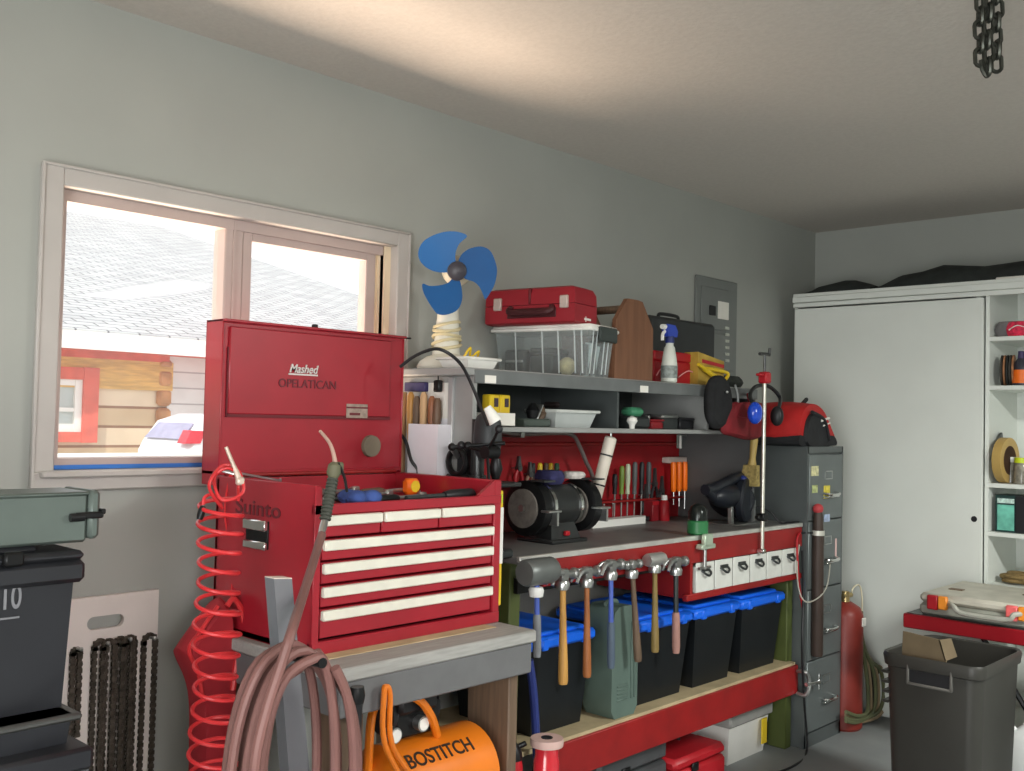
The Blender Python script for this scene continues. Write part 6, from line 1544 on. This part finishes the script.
# trash can
zr = .66
k0 = AZ(889, 650, zr); k1 = AZ(975, 668, zr); k2 = AZ(1017, 648, zr)
tx0, tx1 = (k0.x + k1.x) / 2 - .02, k2.x + .01
ty1, ty0 = k0.y + .02, k1.y - .025
t = T('trash_can', 'large dark grey-brown trash can with a framed handle slot', 'trash can', ((tx0 + tx1) / 2, (ty0 + ty1) / 2, 0))
tcm = mat('can_grey_brown', (50, 49, 45), .42, 0, .07, 6)
def rrect(x0, x1, y0, y1, z, r_, n_=5):
    pts = []
    for cx_, cy_, a0_ in ((x1 - r_, y1 - r_, 0), (x0 + r_, y1 - r_, PI / 2), (x0 + r_, y0 + r_, PI), (x1 - r_, y0 + r_, 1.5 * PI)):
        for k in range(n_ + 1):
            a_ = a0_ + PI / 2 * k / n_; pts.append(V((cx_ + r_ * math.cos(a_), cy_ + r_ * math.sin(a_), z)))
    return pts
i0 = .034
shell = [rrect(tx0 + i0, tx1 - i0, ty0 + i0, ty1 - i0, 0, .04), rrect(tx0 + .012, tx1 - .012, ty0 + .012, ty1 - .012, zr - .05, .05), rrect(tx0 + .004, tx1 - .004, ty0 + .004, ty1 - .004, zr - .045, .05), rrect(tx0, tx1, ty0, ty1, zr - .012, .05), rrect(tx0 + .004, tx1 - .004, ty0 + .004, ty1 - .004, zr, .05), rrect(tx0 + .014, tx1 - .014, ty0 + .014, ty1 - .014, zr - .004, .045), rrect(tx0 + .02, tx1 - .02, ty0 + .02, ty1 - .02, zr - .05, .045), rrect(tx0 + i0 + .008, tx1 - i0 - .008, ty0 + i0 + .008, ty1 - i0 - .008, .01, .035)]
P(t, 'body', MB().loft(shell), tcm)
ym = AX(930, 676, tx0 + .016).y
ins_ = lambda z_: tx0 + .012 + (i0 - .012) * (1 - z_ / (zr - .05))
hz = AX(930, 676, tx0 + .016).z
hf = P(t, 'handle_frame', MB().bx(ins_(hz) - .010, ins_(hz) + .006, ym - .08, ym + .08, hz + .032, hz + .042, .003).bx(ins_(hz) - .010, ins_(hz) + .006, ym - .08, ym + .08, hz - .042, hz - .032, .003).bx(ins_(hz) - .010, ins_(hz) + .006, ym + .07, ym + .08, hz - .04, hz + .04, .003).bx(ins_(hz) - .010, ins_(hz) + .006, ym - .08, ym - .07, hz - .04, hz + .04, .003), mat('can_handle', (96, 94, 90), .35))
P(hf, 'handle_slot', MB().bx(ins_(hz) - .004, ins_(hz) + .012, ym - .07, ym + .07, hz - .032, hz + .032), black)
for k in range(4):
    z_ = zr - .07 - k * .035
    P(t, 'grip_rib', MB().bx(tx0 + .02, tx0 + .09, ty1 - .03, ty1 + .002 - .002 * k, z_ - .010, z_, .004), tcm)
cbp = AX(905, 641, tx0 + .05)
t = T('cardboard_piece', 'torn brown cardboard sticking out of the trash can', 'cardboard', (tx0 + .05, ty1 - .1, zr - .16))
ca, cb_, cc_, cdd = AX(903, 631, tx0 + .03), AX(940, 640, tx0 + .03), AX(946, 661, tx0 + .03), AX(902, 650, tx0 + .03)
P(t, 'sheet', MB().prism([ca, cb_, cc_, V((tx0 + .05, cc_.y, zr - .16)), V((tx0 + .05, cdd.y, zr - .16)), cdd], (.006, 0, 0)), mat('cardboard', (106, 92, 70), .85, 0, .1, 12))
P(t, 'folded_flap', MB().prism([cb_, cc_, cc_ + V((.08, -.01, .004)), cb_ + V((.08, -.01, -.004))], (0, .005, 0)), MATS['cardboard'])

# white jug bottom right
jq = AZ(1030, 716, .325)
t = T('white_jug', 'white plastic jug on the floor right of the trash can', 'jug', (jq.x + .02, jq.y, 0))
jx, jy_ = jq.x + .02, jq.y
P(t, 'jug_body', MB().loft([rrect(jx - w_, jx + w_, jy_ - w_, jy_ + w_, z_, r_) for z_, w_, r_ in ((0, .085, .03), (.02, .095, .035), (.19, .095, .035), (.25, .07, .035), (.285, .03, .02), (.30, .026, .018))]), mat('jug_white', (206, 208, 206), .4, 0, .04, 12))
P(t, 'jug_handle', MB().tube([(jx - .04, jy_ + .05, .27), (jx - .07, jy_ + .07, .25), (jx - .085, jy_ + .075, .19), (jx - .08, jy_ + .07, .13)], .014, 9), MATS['jug_white'])
P(t, 'cap', MB().lathe([(0, .026), (1, .024)], (jx, jy_, .30), (jx, jy_, .325), 18), white)
# dark cases under the red stand behind the can
sq = 4.75
t = T('floor_box', 'dark grey box on the floor beneath the red stand', 'box', (sq, c0.y - .75, 0))
P(t, 'box_body', MB().bx(rx + .14, 4.95, c0.y - .9 + .04, c0.y - .58, 0, .3, .008), dgrey)
P(t, 'box_lid', MB().bx(rx + .13, 4.955, c0.y - .9 + .035, c0.y - .575, .302, .345, .008), blackm)

# hoist chain hanging from the ceiling
chm = mat('hoist_chain', (74, 76, 70), .4, .75, .25, 40)
dep = 2.5
def cpt(px, py): return V((0, 0, CAMZ)) + ray(px, py) * dep
t = T('hoist_chain', 'loops of dark steel hoist chain hanging from the ceiling', 'chain', cpt(986, 70))
rdir = rt.copy(); rdir.z = 0; rdir.normalize(); fdir = V((-rdir.y, rdir.x, 0))
lo_ = [(980, 62), (988, 72), (996.5, 68)]
for k, (px, pyb) in enumerate(lo_):
    m = MB(); b_ = cpt(px, pyb)
    n = int((CZ - b_.z) / .034)
    for q in range(n + 1):
        z_ = b_.z + .012 + q * .034
        if z_ > CZ - .02: break
        c_ = V((b_.x, b_.y, z_)) + rdir * (.002 * math.sin(q * 2.1))
        m.torus(c_, .0125, .0052, rdir if (q + k) % 2 == 0 else fdir, Z, 14, 6, .0095)
    P(t, 'chain_strand', m, chm)
ht = cpt(987, 40); 
P(t, 'end_hook', MB().tube([cpt(981, 60) + V((0, 0, .0)), cpt(983, 70), cpt(987, 76), cpt(989, 72)], .006, 7), chm)
P(t, 'ceiling_hook', MB().cyl((ht.x, ht.y, CZ - .03), (ht.x, ht.y, CZ), .03, .04).box((ht.x, ht.y, CZ - .032), (.09, .03, .02), .004, RZ(math.atan2(rdir.y, rdir.x))), blackm)
